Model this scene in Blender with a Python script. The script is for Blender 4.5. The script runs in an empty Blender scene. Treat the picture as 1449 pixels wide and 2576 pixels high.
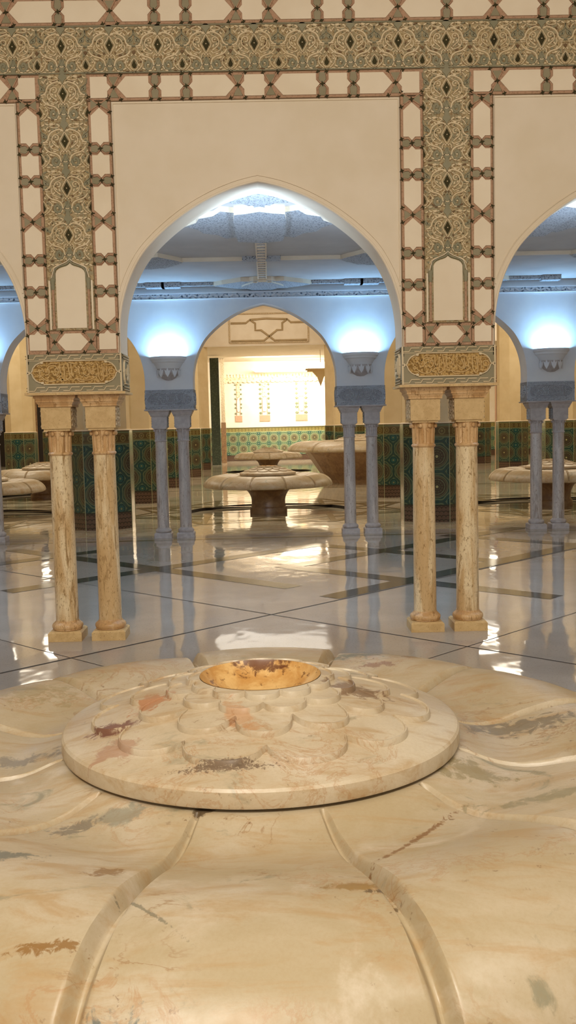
import bpy, math, random
import numpy as np
from mathutils import Vector, Matrix
PI = math.pi
random.seed(7)
sc = bpy.context.scene
COL = sc.collection

# ------------------------------------------------------------------ helpers
def lin(h):
    if isinstance(h, str):
        h = [int(h[i:i+2], 16)/255 for i in (0, 2, 4)]
    return tuple((c/12.92 if c <= .04045 else ((c+.055)/1.055)**2.4) for c in h) + (1.,)

class N:
    """tiny expression builder over shader math nodes"""
    def __init__(s, t, sock): s.t, s.s = t, sock
    def _m(s, op, *a):
        n = s.t.nodes.new('ShaderNodeMath'); n.operation = op
        for i, v in enumerate((s,)+a):
            if isinstance(v, N): s.t.links.new(v.s, n.inputs[i])
            else: n.inputs[i].default_value = v
        return N(s.t, n.outputs[0])
    def __add__(s, o): return s._m('ADD', o)
    def __sub__(s, o): return s._m('SUBTRACT', o)
    def __mul__(s, o): return s._m('MULTIPLY', o)
    def __truediv__(s, o): return s._m('DIVIDE', o)
    def lt(s, o): return s._m('LESS_THAN', o)
    def gt(s, o): return s._m('GREATER_THAN', o)
    def abs(s): return s._m('ABSOLUTE')
    def fract(s): return s._m('FRACT')
    def sin(s): return s._m('SINE')
    def cos(s): return s._m('COSINE')
    def mx(s, o): return s._m('MAXIMUM', o)
    def mn(s, o): return s._m('MINIMUM', o)
    def sqrt(s): return s._m('SQRT')
    def pw(s, o): return s._m('POWER', o)
    def atan2(s, o): return s._m('ARCTAN2', o)
    def smooth(s, a, b):
        n = s.t.nodes.new('ShaderNodeMapRange'); n.interpolation_type = 'SMOOTHSTEP'
        s.t.links.new(s.s, n.inputs[0]); n.inputs[1].default_value = a; n.inputs[2].default_value = b
        return N(s.t, n.outputs[0])

class Mat:
    def __init__(s, name, rough=.6, metallic=0, spec=.5):
        s.m = bpy.data.materials.new(name); s.m.use_nodes = True; s.t = s.m.node_tree
        s.b = s.t.nodes['Principled BSDF']
        s.b.inputs['Roughness'].default_value = rough; s.b.inputs['Metallic'].default_value = metallic
        s.b.inputs['Specular IOR Level'].default_value = spec
        s.coord = None
    def pos(s, scale=(1, 1, 1), loc=(0, 0, 0), rot=(0, 0, 0), kind='pos'):
        if kind == 'pos':
            g = s.t.nodes.new('ShaderNodeNewGeometry').outputs['Position']
        elif kind == 'uv':
            g = s.t.nodes.new('ShaderNodeTexCoord').outputs['UV']
        else:
            g = s.t.nodes.new('ShaderNodeTexCoord').outputs['Object']
        n = s.t.nodes.new('ShaderNodeMapping')
        s.t.links.new(g, n.inputs[0]); n.inputs[1].default_value = loc; n.inputs[2].default_value = rot; n.inputs[3].default_value = scale
        return n.outputs[0]
    def xyz(s, v):
        n = s.t.nodes.new('ShaderNodeSeparateXYZ'); s.t.links.new(v, n.inputs[0])
        return [N(s.t, o) for o in n.outputs]
    def noise(s, v, scale, detail=4, rough=.55, dist=0):
        n = s.t.nodes.new('ShaderNodeTexNoise'); s.t.links.new(v, n.inputs['Vector'])
        n.inputs['Scale'].default_value = scale; n.inputs['Detail'].default_value = detail
        n.inputs['Roughness'].default_value = rough; n.inputs['Distortion'].default_value = dist
        return N(s.t, n.outputs['Fac'])
    def voro(s, v, scale, feat='F1', rnd=1.):
        n = s.t.nodes.new('ShaderNodeTexVoronoi'); n.feature = feat; s.t.links.new(v, n.inputs['Vector'])
        n.inputs['Scale'].default_value = scale; n.inputs['Randomness'].default_value = rnd
        return N(s.t, n.outputs['Distance'])
    def mix(s, f, a, b):
        n = s.t.nodes.new('ShaderNodeMix'); n.data_type = 'RGBA'
        if isinstance(f, N): s.t.links.new(f.s, n.inputs[0])
        else: n.inputs[0].default_value = f
        for v, i in ((a, 6), (b, 7)):
            if isinstance(v, (str, tuple, list)): n.inputs[i].default_value = lin(v) if isinstance(v, str) else v
            else: s.t.links.new(v, n.inputs[i])
        return n.outputs[2]
    def color(s, c):
        if isinstance(c, str): s.b.inputs['Base Color'].default_value = lin(c)
        elif isinstance(c, tuple): s.b.inputs['Base Color'].default_value = c
        else: s.t.links.new(c, s.b.inputs['Base Color'])
        return s
    def rough(s, r): s.t.links.new(r.s, s.b.inputs['Roughness']); return s
    def bump(s, h, strength=.3, dist=.01):
        n = s.t.nodes.new('ShaderNodeBump'); n.inputs['Strength'].default_value = strength; n.inputs['Distance'].default_value = dist
        s.t.links.new(h.s, n.inputs['Height']); s.t.links.new(n.outputs[0], s.b.inputs['Normal']); return s

class MB:
    """collects polygons, builds ONE mesh object"""
    def __init__(s): s.v, s.f, s.mi, s.uv = [], [], [], []
    def add(s, vs, fs, mi=0, T=None, uv=None):
        o = len(s.v)
        s.v += [tuple(T @ Vector(p)) if T is not None else tuple(p) for p in vs]
        for k, f in enumerate(fs):
            s.f.append(tuple(o+i for i in f)); s.mi.append(mi)
            s.uv.append(uv[k] if uv else None)
        return s
    def box(s, x0, x1, y0, y1, z0, z1, mi=0, T=None):
        return s.add([(x0,y0,z0),(x1,y0,z0),(x1,y1,z0),(x0,y1,z0),(x0,y0,z1),(x1,y0,z1),(x1,y1,z1),(x0,y1,z1)],
            [(0,3,2,1),(4,5,6,7),(0,1,5,4),(1,2,6,5),(2,3,7,6),(3,0,4,7)], mi, T)
    def frustum(s, w0, z0, w1, z1, c=(0, 0), mi=0):
        a, b = w0, w1; x, y = c
        return s.add([(x-a,y-a,z0),(x+a,y-a,z0),(x+a,y+a,z0),(x-a,y+a,z0),(x-b,y-b,z1),(x+b,y-b,z1),(x+b,y+b,z1),(x-b,y+b,z1)],
            [(0,3,2,1),(4,5,6,7),(0,1,5,4),(1,2,6,5),(2,3,7,6),(3,0,4,7)], mi)
    def lathe(s, prof, n=32, mi=0, T=None, a0=0, a1=2*PI, cap=True, flute=None):
        full = abs(a1-a0-2*PI) < 1e-6; m = n if full else n+1; vs = []
        for j, (r, z) in enumerate(prof):
            for i in range(m):
                a = a0+(a1-a0)*i/n; rr = r*(flute(j, a) if flute else 1)
                vs.append((rr*math.cos(a), rr*math.sin(a), z))
        fs = []
        for j in range(len(prof)-1):
            for i in range(n):
                k = (i+1) % m
                fs.append((j*m+i, j*m+k, (j+1)*m+k, (j+1)*m+i))
        if cap and full:
            fs.append(tuple(range(m-1, -1, -1))); fs.append(tuple((len(prof)-1)*m+i for i in range(m)))
        return s.add(vs, fs, mi, T)
    def prism(s, poly, y0, y1, mi=0, T=None, side=None):
        """poly in (x, z); extruded from front y0 to back y1"""
        n = len(poly); vs = [(x, y0, z) for x, z in poly]+[(x, y1, z) for x, z in poly]
        area = sum(poly[i][0]*poly[(i+1) % n][1]-poly[(i+1) % n][0]*poly[i][1] for i in range(n))
        idx = list(range(n)) if area > 0 else list(range(n-1, -1, -1))
        s.add(vs, [tuple(idx), tuple(n+i for i in reversed(idx))], mi, T)
        sd = [((idx[(i+1) % n]), idx[i], n+idx[i], n+idx[(i+1) % n]) for i in range(n)]
        return s.add(vs, sd, mi if side is None else side, T)
    def ribbon(s, pts, w, y0, y1, mi=0, T=None, closed=False, taper=False):
        """raised flat strip in the (x, z) plane, width w, top at y0, foot at y1"""
        P = [Vector(p) for p in pts]; n = len(P); vs = []
        for i, p in enumerate(P):
            a = P[i-1] if (i > 0 or closed) else p; b = P[(i+1) % n] if (i < n-1 or closed) else p
            d = (b-a); d = d.normalized() if d.length > 1e-9 else Vector((1, 0)); q = Vector((-d.y, d.x))
            ww = w*.5*(1 if not taper else max(.15, math.sin(PI*(.08+.84*i/(n-1)))))
            l, r = p+q*ww, p-q*ww; m_ = .55
            vs += [(l.x, y1, l.y), (p.x+q.x*ww*m_, y0, p.y+q.y*ww*m_), (p.x-q.x*ww*m_, y0, p.y-q.y*ww*m_), (r.x, y1, r.y)]
        fs = []
        for i in range(n if closed else n-1):
            a, b = 4*i, 4*((i+1) % n)
            for k in range(3): fs.append((a+k, a+k+1, b+k+1, b+k))
        return s.add(vs, fs, mi, T)
    def build(s, name, mats, parent=None, smooth=None, loc=None):
        me = bpy.data.meshes.new(name); me.from_pydata(s.v, [], s.f)
        if not isinstance(mats, (list, tuple)): mats = [mats]
        for m in mats: me.materials.append(m.m if isinstance(m, Mat) else m)
        me.polygons.foreach_set('material_index', s.mi)
        if any(u is not None for u in s.uv):
            ul = me.uv_layers.new(name='UVMap')
            for p, u in zip(me.polygons, s.uv):
                if u is not None:
                    for li, c in zip(p.loop_indices, u): ul.data[li].uv = c
        me.update(); me.validate()
        if smooth is not None:
            me.polygons.foreach_set('use_smooth', [True]*len(me.polygons)); me.set_sharp_from_angle(angle=math.radians(smooth))
        o = bpy.data.objects.new(name, me); COL.objects.link(o)
        if parent: o.parent = parent
        if loc is not None: o.location = loc
        return o

def cr(pts, n=6, closed=False):
    """catmull-rom through 2d points"""
    P = [Vector(p) for p in pts]; out = []; L = len(P)
    for i in range(L if closed else L-1):
        p0 = P[i-1] if (i > 0 or closed) else P[0]; p1 = P[i]; p2 = P[(i+1) % L]; p3 = P[(i+2) % L] if (i+2 < L or closed) else P[-1]
        for k in range(n):
            t = k/n; out.append(.5*((2*p1)+(p2-p0)*t+(2*p0-5*p1+4*p2-p3)*t*t+(3*p1-p0-3*p2+p3)*t**3))
    if not closed: out.append(P[-1])
    return [tuple(p) for p in out]
def ell(cx, cz, a, b, ang=0, n=10, pointy=0):
    c, s_ = math.cos(ang), math.sin(ang); out = []
    for i in range(n):
        t = 2*PI*i/n; x, z = a*math.cos(t), b*math.sin(t)*(1-pointy*abs(math.cos(t)))
        out.append((cx+x*c-z*s_, cz+x*s_+z*c))
    return out
def star(cx, cz, R, r, n=8, ph=0):
    return [(cx+(R if i % 2 == 0 else r)*math.cos(ph+PI*i/n), cz+(R if i % 2 == 0 else r)*math.sin(ph+PI*i/n)) for i in range(2*n)]
def tag(o, label, cat, group=None, kind=None):
    if label: o['label'] = label; o['category'] = cat
    if group: o['group'] = group
    if kind: o['kind'] = kind
    return o
def struct(o, label=None):
    o['kind'] = 'structure'
    if label: o['label'] = label
    return o
def empty(name, loc=(0, 0, 0), rz=0):
    o = bpy.data.objects.new(name, None); COL.objects.link(o); o.location = loc; o.rotation_euler = (0, 0, rz); o.empty_display_size = .1
    return o
def copy_tree(o, loc, rz=None, scale=None):
    def rec(a, par):
        c = a.copy(); COL.objects.link(c); c.parent = par
        for ch in a.children: rec(ch, c)
        return c
    c = rec(o, None); c.location = loc
    if rz is not None: c.rotation_euler = (0, 0, rz)
    if scale: c.scale = scale
    return c

# ------------------------------------------------------------------ layout constants (metres)
X0, B, S = -.037, 2.783, .333       # bay centre, bay width, column pitch within a pair
Y1, Y2 = 7.567, 14.59               # near and far arcade planes
TW = .18                            # half wall thickness
LP = 5.566                          # lattice of the hall beyond

# ------------------------------------------------------------------ materials
def mk_plaster(name, a, b, rough=.75):
    m = Mat(name, rough, spec=.25); v = m.pos()
    f = m.noise(v, 2.5, 3).smooth(.3, .7)
    m.color(m.mix(f, a, b)); m.bump(m.noise(v, 90, 3), .08, .004); return m
M_plaster = mk_plaster('cream_plaster', 'e6d9c6', 'e0d2bc')
M_white = mk_plaster('white_stucco', 'ecdfca', 'e5d6bf')
M_aisle = mk_plaster('pale_plaster', 'dcdcdc', 'd2d3d6')
M_beige = mk_plaster('beige_plaster', 'e2cda4', 'd9c296')
M_ceil = mk_plaster('ceiling_plaster', 'c4c2c1', 'bbb9b9')
M_pink = Mat('pink_stucco', .8, spec=.2); v = M_pink.pos()
M_pink.color(M_pink.mix(M_pink.voro(v, 60).smooth(.1, .6), 'a3836a', 'b8957b')).bump(M_pink.voro(v, 70), .5, .004)
M_grnk = mk_plaster('sage_stucco', '9b927a', '8d866c')
M_dark = mk_plaster('dark_green_stucco', '3f3a1f', '352f18')
M_brown = mk_plaster('brown_stucco', '7d654a', '6b543c')
M_tan = Mat('tan_stucco', .85, spec=.2); v = M_tan.pos()
f1 = M_tan.noise(v, 22, 3); f2 = M_tan.noise(v, 55, 2)
M_tan.color(M_tan.mix(f2.smooth(.5, .62), M_tan.mix(f1.smooth(.42, .58), 'b5a27e', 'a0967a'), '927a58')).bump(f2, .6, .01)
M_crm = mk_plaster('cream_stucco', 'decdae', 'd2bf9c')
M_sage = mk_plaster('grey_green_stucco', '948f78', '89866f')
M_gold = Mat('ochre_stucco', .7, spec=.3); v = M_gold.pos(); g1 = M_gold.noise(v, 60, 3)
M_gold.color(M_gold.mix(g1.smooth(.4, .6), '8d6c38', 'c7a468')).bump(g1, .9, .012)
M_goldr = mk_plaster('ochre_relief', 'd3b682', 'c9a873')
M_red = mk_plaster('brick_red_stucco', '8a5a42', '7a4c38')

def mk_travertine(name, a, b, c, rough=.38):
    m = Mat(name, rough); v = m.pos((1, 1, .16)); w = m.pos((1, 1, .45))
    n1 = m.noise(v, 9, 6, .6, .6); n2 = m.noise(w, 45, 4, .7)
    col = m.mix(n1.smooth(.42, .60), a, b)
    n3 = m.noise(m.pos((1, 1, .12), (3, 1, 0)), 22, 5, .65, 1.)
    col = m.mix(n3.smooth(.54, .66)*.85, col, c)
    col = m.mix(n2.smooth(.57, .66)*.8, col, c)
    col = m.mix(m.noise(m.pos((1, 1, .35), (7, 2, 0)), 120, 3, .7).smooth(.56, .66)*.55, col, c)
    m.color(col); m.bump(n2, .12, .004); return m
M_trav = mk_travertine('honey_travertine', 'ead6b0', 'cfae7e', '94713f')
M_trav2 = mk_travertine('grey_marble_shaft', 'c4b9b0', 'aca29b', '8b7a6d')
M_cap = mk_travertine('carved_ochre_stone', 'dcb888', 'c69c6a', 'a27a4a')
M_block = Mat('ochre_stone', .5); v = M_block.pos(); n1 = M_block.noise(v, 14, 6, .6, .8); n2 = M_block.noise(v, 110, 3)
M_block.color(M_block.mix(n2.smooth(.6, .72), M_block.mix(n1.smooth(.3, .7), 'd8ba86', 'c6a571'), '957245')).bump(n2, .1, .004)
M_greycap = Mat('grey_stone', .55); v = M_greycap.pos(); n1 = M_greycap.noise(v, 20, 5)
M_greycap.color(M_greycap.mix(n1.smooth(.3, .7), 'b8afaa', 'a59b96'))

# foreground marble: cream with honey, brown and grey veins
def mk_marble(name, seed=0., light='bdaf98', mid='ab9a7b', dirt=1.):
    m = Mat(name, .3, spec=.45); v = m.pos(loc=(seed, seed*.7, 0)); w = m.pos((.8, 3.0, 2), (seed, seed, 0), (0, 0, .12))
    big = m.noise(v, 2.2, 5, .6, 1.); cl = m.noise(w, 4.5, 9, .7, .7)
    col = m.mix(big.smooth(.35, .65), light, mid)
    col = m.mix(cl.smooth(.46, .66)*.66, col, 'a98a5f')
    pal = m.noise(v, 3.1, 6, .6, .7); col = m.mix(pal.smooth(.55, .7)*.75, col, 'cdc0ad')
    gr = m.noise(m.pos((1, 1.8, 1), (3.3+seed, 1, 0)), 3.4, 7, .65, 1.2)
    col = m.mix(gr.smooth(.60, .70)*.75*dirt, col, '7f7c66')
    # thin veins
    vn = (m.noise(m.pos((1, 1.6, 1), (seed+9, 0, 0)), 3.2, 7, .6, 1.5)-.5).abs()
    col = m.mix((vn.smooth(0, .016)*-1+1)*m.noise(v, 3.5, 2).smooth(.55, .68)*.55, col, '8a6238')
    vn2 = (m.noise(m.pos((1, 1, 1), (seed+2, 7, 0)), 6.5, 8, .7, 1)-.52).abs()
    col = m.mix((vn2.smooth(0, .03)*-1+1)*m.noise(v, 2.4, 2).smooth(.5, .62)*.40, col, 'a2703c')
    sp = m.noise(v, 42, 4, .7); col = m.mix(sp.smooth(.63, .70)*m.noise(v, 5, 2).smooth(.48, .62)*.7*dirt, col, '6b4a2c')
    fine = m.noise(v, 130, 3, .7); col = m.mix(fine.smooth(.35, .75)*.16, col, '9a7f55')
    m.color(col); m.rough(m.noise(v, 12, 4).smooth(.2, .8)*.14+.30); m.bump(m.noise(v, 30, 5), .05, .01); return m
M_marble = mk_marble('veined_cream_marble', 0., dirt=1.)
M_dome = mk_marble('pale_veined_marble', 4.3, 'cabda6', 'bcab90', .7)
# rust-red and dark stains on the scale dome
def stain(m, cx, cy, rad, colr, sc_=14, amt=.9, sx=1., sy=1., rot=0.):
    x, y, z = m.xyz(m.pos())
    c, s_ = math.cos(rot), math.sin(rot)
    dx, dy = x-cx, y-cy
    u = (dx*c+dy*s_)*sx; w = (dy*c-dx*s_)*sy
    d = (u*u+w*w).sqrt()/rad
    n = m.noise(m.pos(), sc_, 6, .7, .8)
    f = ((d*-1+1).mx(0)*1.1+(n-.5)*2.6*(d.lt(1.25)))
    f = f.smooth(.45, .8)*amt
    cur = m.b.inputs['Base Color'].links[0].from_socket
    m.color(m.mix(f, cur, colr))
stain(M_dome, -.34, 2.60, .10, 'a8683a', 20, .7, 1, .8)
stain(M_dome, -.43, 2.50, .085, '6e4234', 24, .9, .7, 1.4)
stain(M_dome, .22, 2.62, .12, '75583f', 26, .8, .7, 1.3)
stain(M_dome, -.12, 2.235, .10, '4a2c1c', 110, .7, .5, 3.2)
stain(M_dome, -.40, 2.38, .1, '9c6a50', 20, .55, 1, 1)
stain(M_dome, -.09, 2.42, .12, 'b57a44', 16, .5, 2.2, .6, .4)
for (x_, y_, rad_, c_, sc2, am, sx_, sy_, ro) in [
    (.31, 3.60, .10, '5f6350', 22, .8, .6, 1.0, 0), (.37, 3.47, .09, '7a4c3a', 30, .6, .6, 2.2, 0), (.50, 3.55, .06, '7a5a2c', 26, .8, .8, 1., 0),
    (-.36, 2.20, .10, '777a6e', 16, .6, .7, 1.6, 0), (-.46, 2.17, .08, '6f675a', 34, .75, .7, 1.6, .5), (-.17, 2.175, .05, '51402c', 34, .9, .9, 1.3, .6),
    (-.344, 1.878, .06, '84602f', 40, .8, .8, 1.4, .5), (-.403, 1.642, .075, '80581f', 44, .8, .55, 3.6, 0), (-.55, 1.95, .10, '5f6258', 26, .8, .8, 2., 0),
    (-.283, 1.485, .085, '5c645e', 18, .85, .8, 1.2, 0), (-.095, 1.474, .035, '707568', 30, .7, .8, 1.5, 0), (.144, 1.762, .075, '8c6a30', 30, .8, .6, 2.6, 0), (.187, 1.745, .04, '55422a', 40, .8, .7, 2.2, 0),
    (.70, 2.79, .20, '62594a', 20, .7, .6, 1.6, 0), (.476, 2.42, .17, '7d7048', 14, .65, .8, 1.3, 0), (-.69, 2.63, .15, '64605a', 20, .6, .7, 1.8, 0), (.298, 2.05, .20, '7c5630', 60, .85, .5, 13., .92),
    (.72, 2.22, .20, '6d6a4a', 16, .5, .5, 3., 0), (-.24, 1.70, .11, '6f6a58', 70, .7, .6, 14., -.8), (-.84, 3.22, .20, '8a7a4c', 26, .45, .6, 1., 0)]:
    stain(M_marble, x_, y_, rad_, c_, sc2, am, sx_, sy_, ro)
M_bowl = Mat('honey_stained_marble', .3); v = M_bowl.pos()
n1 = M_bowl.noise(v, 14, 5, .6, .5); n2 = M_bowl.noise(v, 30, 5, .7)
M_bowl.color(M_bowl.mix(n2.smooth(.58, .66)*.8, M_bowl.mix(n1.smooth(.35, .65), 'd9b376', 'bd8c4c'), '6d4523'))
stain(M_bowl, -.04, 2.86, .17, '5e3015', 26, .9, .55, 2.4)
stain(M_bowl, .02, 2.73, .03, '7a5024', 30, .9)
M_stain = Mat('brown_lime_stain', .7); v = M_stain.pos(); M_stain.color(M_stain.mix(M_stain.noise(v, 40, 4), '5a3018', '8c5a30'))
M_ped = Mat('brown_marble', .35); v = M_ped.pos(); n1 = M_ped.noise(v, 7, 6, .6, 1.)
M_ped.color(M_ped.mix(n1.smooth(.35, .65), 'a07f5b', '83644a'))

# floors
def floor_mat(name, a, b, speck, s_amt, streak=0.):
    m = Mat(name, .07, spec=.6); v = m.pos()
    n1 = m.noise(v, 1.1, 5, .55, .4); n2 = m.noise(v, 62, 4, .8)
    col = m.mix(n1.smooth(.3, .7), a, b)
    col = m.mix(n2.smooth(.56, .68)*s_amt, col, speck)
    if streak:
        st = m.noise(m.pos((.5, 4, 1)), 1.6, 5, .6, .5); col = m.mix(st.smooth(.5, .68)*streak, col, '9f8a66')
    m.b.inputs['IOR'].default_value = 1.72
    m.color(col); m.rough(n1*.04+.035)
    m.bump(m.noise(m.pos((1.6, .8, 1)), 2.6, 2, .4), .10, .03); return m
M_floor = floor_mat('grey_terrazzo', 'b3a99e', 'a59b90', '6f655c', .65)
M_floor2 = floor_mat('cream_floor_marble', 'd3c9b2', 'c3b79c', '9c8c6c', .25, .7)
M_band = Mat('dark_green_granite', .10, spec=.25); v = M_band.pos(); n1 = M_band.noise(v, 60, 3)
M_band.color(M_band.mix(n1, '3a3c36', '504f47')).bump(M_band.noise(M_band.pos((1.6, .55, 1)), 1.5, 2, .4), .14, .03)
M_joint = Mat('dark_joint', .6, spec=.2).color('3a322b')
M_tanband = Mat('olive_inlay_marble', .1, spec=.6); M_tanband.color('7d6f4e')
M_void = Mat('dark_opening', .6).color('1d120c')
M_wood = Mat('dark_wood', .5); M_wood.color('38251a')

def mk_zellige(name, top=1.38, h=1.6, light='a9b27e', bandc='9a8a45', g1='2d4236', g2='223f39', t1='27524e', t2='18332f', rc1='3c3129', rc2='57553a', b0='4f4020'):
    """glazed mosaic: rosettes of radius .18 m every .5 m on green, ochre chain band on top, brown scale band at the foot; u, v in metres"""
    m = Mat(name, .18, spec=.6); U, V, _ = m.xyz(m.pos(kind='uv'))
    P = .49
    qx, qy = (U/P).fract()-.5, ((V-.33)/P).fract()-.5
    r = (qx*qx+qy*qy).sqrt()*P; a = qy.atan2(qx)
    cx, cy = qx.abs()*-1+.5, qy.abs()*-1+.5
    r2 = (cx*cx+cy*cy).sqrt()*P; a2 = cy.atan2(cx)
    green = m.mix(m.noise(m.pos(kind='uv'), 24, 2).smooth(.4, .6), g1, g2)
    lines = ((r*95+(a*8).cos()*.9).sin().gt(.45))
    col = m.mix(lines*r.gt(.2)*.7, green, light)
    tl = ((r2*120+(a2*8).cos()*.8).sin().gt(.35)); star2 = r2.lt(.085)
    col = m.mix(star2, col, m.mix(tl, t1, t2))
    col = m.mix(r2.lt(.02), col, light)
    ros = r.lt(.19)
    ring = m.mix((r*170).sin().gt(.25), rc1, rc2)
    pet = ((a*12).cos()*(r*-1+.19)*14).gt(.25)
    ring = m.mix(pet*r.lt(.15), ring, '3f3326')
    ring = m.mix((r-.178).abs().lt(.005), ring, light)
    ring = m.mix((r-.125).abs().lt(.004), ring, light)
    ring = m.mix(r.lt(.022), ring, 'a8a26c')
    col = m.mix(ros, col, ring)
    # chain band
    bq = (U/.16).fract()-.5; bv = (V-(top+.095))/.16; br = (bq*bq+bv*bv).sqrt()
    chain = ((br-.30).abs().lt(.055)).mx((br-.08).abs().lt(.05)).mx((bv.abs()-.42).abs().lt(.03))
    band = m.mix(chain, b0, bandc)
    col = m.mix(V.gt(top), col, band)
    col = m.mix((V-top).abs().lt(.012), col, light); col = m.mix((V-(h-.03)).abs().lt(.012), col, light)
    # scale band
    sq = (U/.07+((V/.07).fract()-V/.07)*.5).fract()-.5; sv = (V/.07).fract()
    scl = ((sq*sq+sv*sv).sqrt()-.55).abs().lt(.1)
    col = m.mix(V.lt(.27), col, m.mix(scl, '5e4738', '33291f'))
    col = m.mix((V-.27).abs().lt(.012), col, '2a2a20')
    m.color(col); return m
M_zel = mk_zellige('green_zellige', light='6a7352', bandc='796d42')
M_zelwall = mk_zellige('pale_green_zellige', light='a0a67a', bandc='9c9156', g1='5a6e4e', g2='46604e', t1='385a54', t2='3c5848', rc1='655c46', rc2='807c5a', b0='75693c')
M_edge = Mat('pale_edge_tile', .3).color('8f8c66')
M_slab = Mat('dark_green_tile', .5); v = M_slab.pos(); q = M_slab.voro(M_slab.pos((1, 1, 1)), 14)
M_slab.color(M_slab.mix(q.smooth(.3, .5), '4d5a48', '39463a'))
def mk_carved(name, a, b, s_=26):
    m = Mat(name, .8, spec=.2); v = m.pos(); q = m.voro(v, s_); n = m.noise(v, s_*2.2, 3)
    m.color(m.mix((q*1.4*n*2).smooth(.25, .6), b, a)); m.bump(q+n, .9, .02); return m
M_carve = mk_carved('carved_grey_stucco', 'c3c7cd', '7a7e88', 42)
M_carve2 = mk_carved('carved_cornice_stucco', 'cfd6de', '5f6b7c', 20)
M_carve3 = mk_carved('carved_pale_stone', 'e3cdaa', 'a98f69', 40)
def mk_emit(name, col, st):
    m = Mat(name, .5); m.color(col); m.b.inputs['Emission Color'].default_value = lin(col); m.b.inputs['Emission Strength'].default_value = st; return m
M_lampb = mk_emit('lit_blue_white_tube', 'cfe6ff', 12)
M_lampw = mk_emit('lit_warm_panel', 'fff0d8', 6)

# ------------------------------------------------------------------ arch curve (half width, height)
ARCH = [(1.043, 2.10), (1.043, 2.30), (1.032, 2.44), (1.003, 2.58), (.948, 2.73), (.862, 2.88), (.752, 3.0), (.62, 3.112), (.48, 3.207), (.33, 3.286), (.18, 3.345), (.07, 3.375), (0, 3.389)]
AC = cr(ARCH, 5)
def arch_full(off=0.):
    R = AC
    if off:
        out = []
        for i, (x, z) in enumerate(R):
            a = R[max(0, i-1)]; b = R[min(len(R)-1, i+1)]; d = Vector((b[0]-a[0], b[1]-a[1])).normalized(); n = Vector((d.y, -d.x))
            out.append((max(0, x+n.x*off), z+n.y*off))
        out[-1] = (0, R[-1][1]+off*1.05); R = out
    return [(x, z) for x, z in R]+[(-x, z) for x, z in reversed(R[:-1])]

def arcade_wall(name, yc, mat, bays, ztop, zbot=1.885, back=None):
    yf, yb = yc-TW, yc+TW; mb = MB(); hw = ARCH[0][0]
    sam = []                                    # (x, bottom z) left to right
    af = arch_full()[::-1]
    x_l = X0+(min(bays)-.5)*B-.35; x_r = X0+(max(bays)+.5)*B+.35
    sam.append((x_l, zbot))
    for b in bays:
        cx = X0+b*B
        sam.append((cx-hw, zbot)); sam += [(cx+x, z) for x, z in af]; sam.append((cx+hw, zbot))
    sam.append((x_r, zbot)); n = len(sam)
    vs = []
    for x, z in sam: vs += [(x, yf, z), (x, yb, z), (x, yf, ztop), (x, yb, ztop)]
    fs, mi = [], []
    for i in range(n-1):
        a, b = 4*i, 4*(i+1)
        if abs(sam[i][0]-sam[i+1][0]) > 1e-6:
            fs.append((a, b, b+2, a+2)); mi.append(0); fs.append((b+1, a+1, a+3, b+3)); mi.append(1)
            fs.append((a+2, b+2, b+3, a+3)); mi.append(0)
        fs.append((b, a, a+1, b+1)); mi.append(0)
    fs.append((1, 0, 2, 3)); mi.append(0); a = 4*(n-1); fs.append((a, a+1, a+3, a+2)); mi.append(0)
    for f, m_ in zip(fs, mi): mb.f.append(f); mb.mi.append(m_); mb.uv.append(None)
    mb.v = vs
    return struct(mb.build(name, [mat, back or mat], smooth=30))

wall1 = arcade_wall('wall_front', Y1, M_plaster, [-1, 0, 1], 6.0, back=M_aisle)
wall2 = arcade_wall('wall_middle', Y2, M_aisle, [-2, -1, 0, 1, 2], 6.6, back=M_beige)

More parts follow.
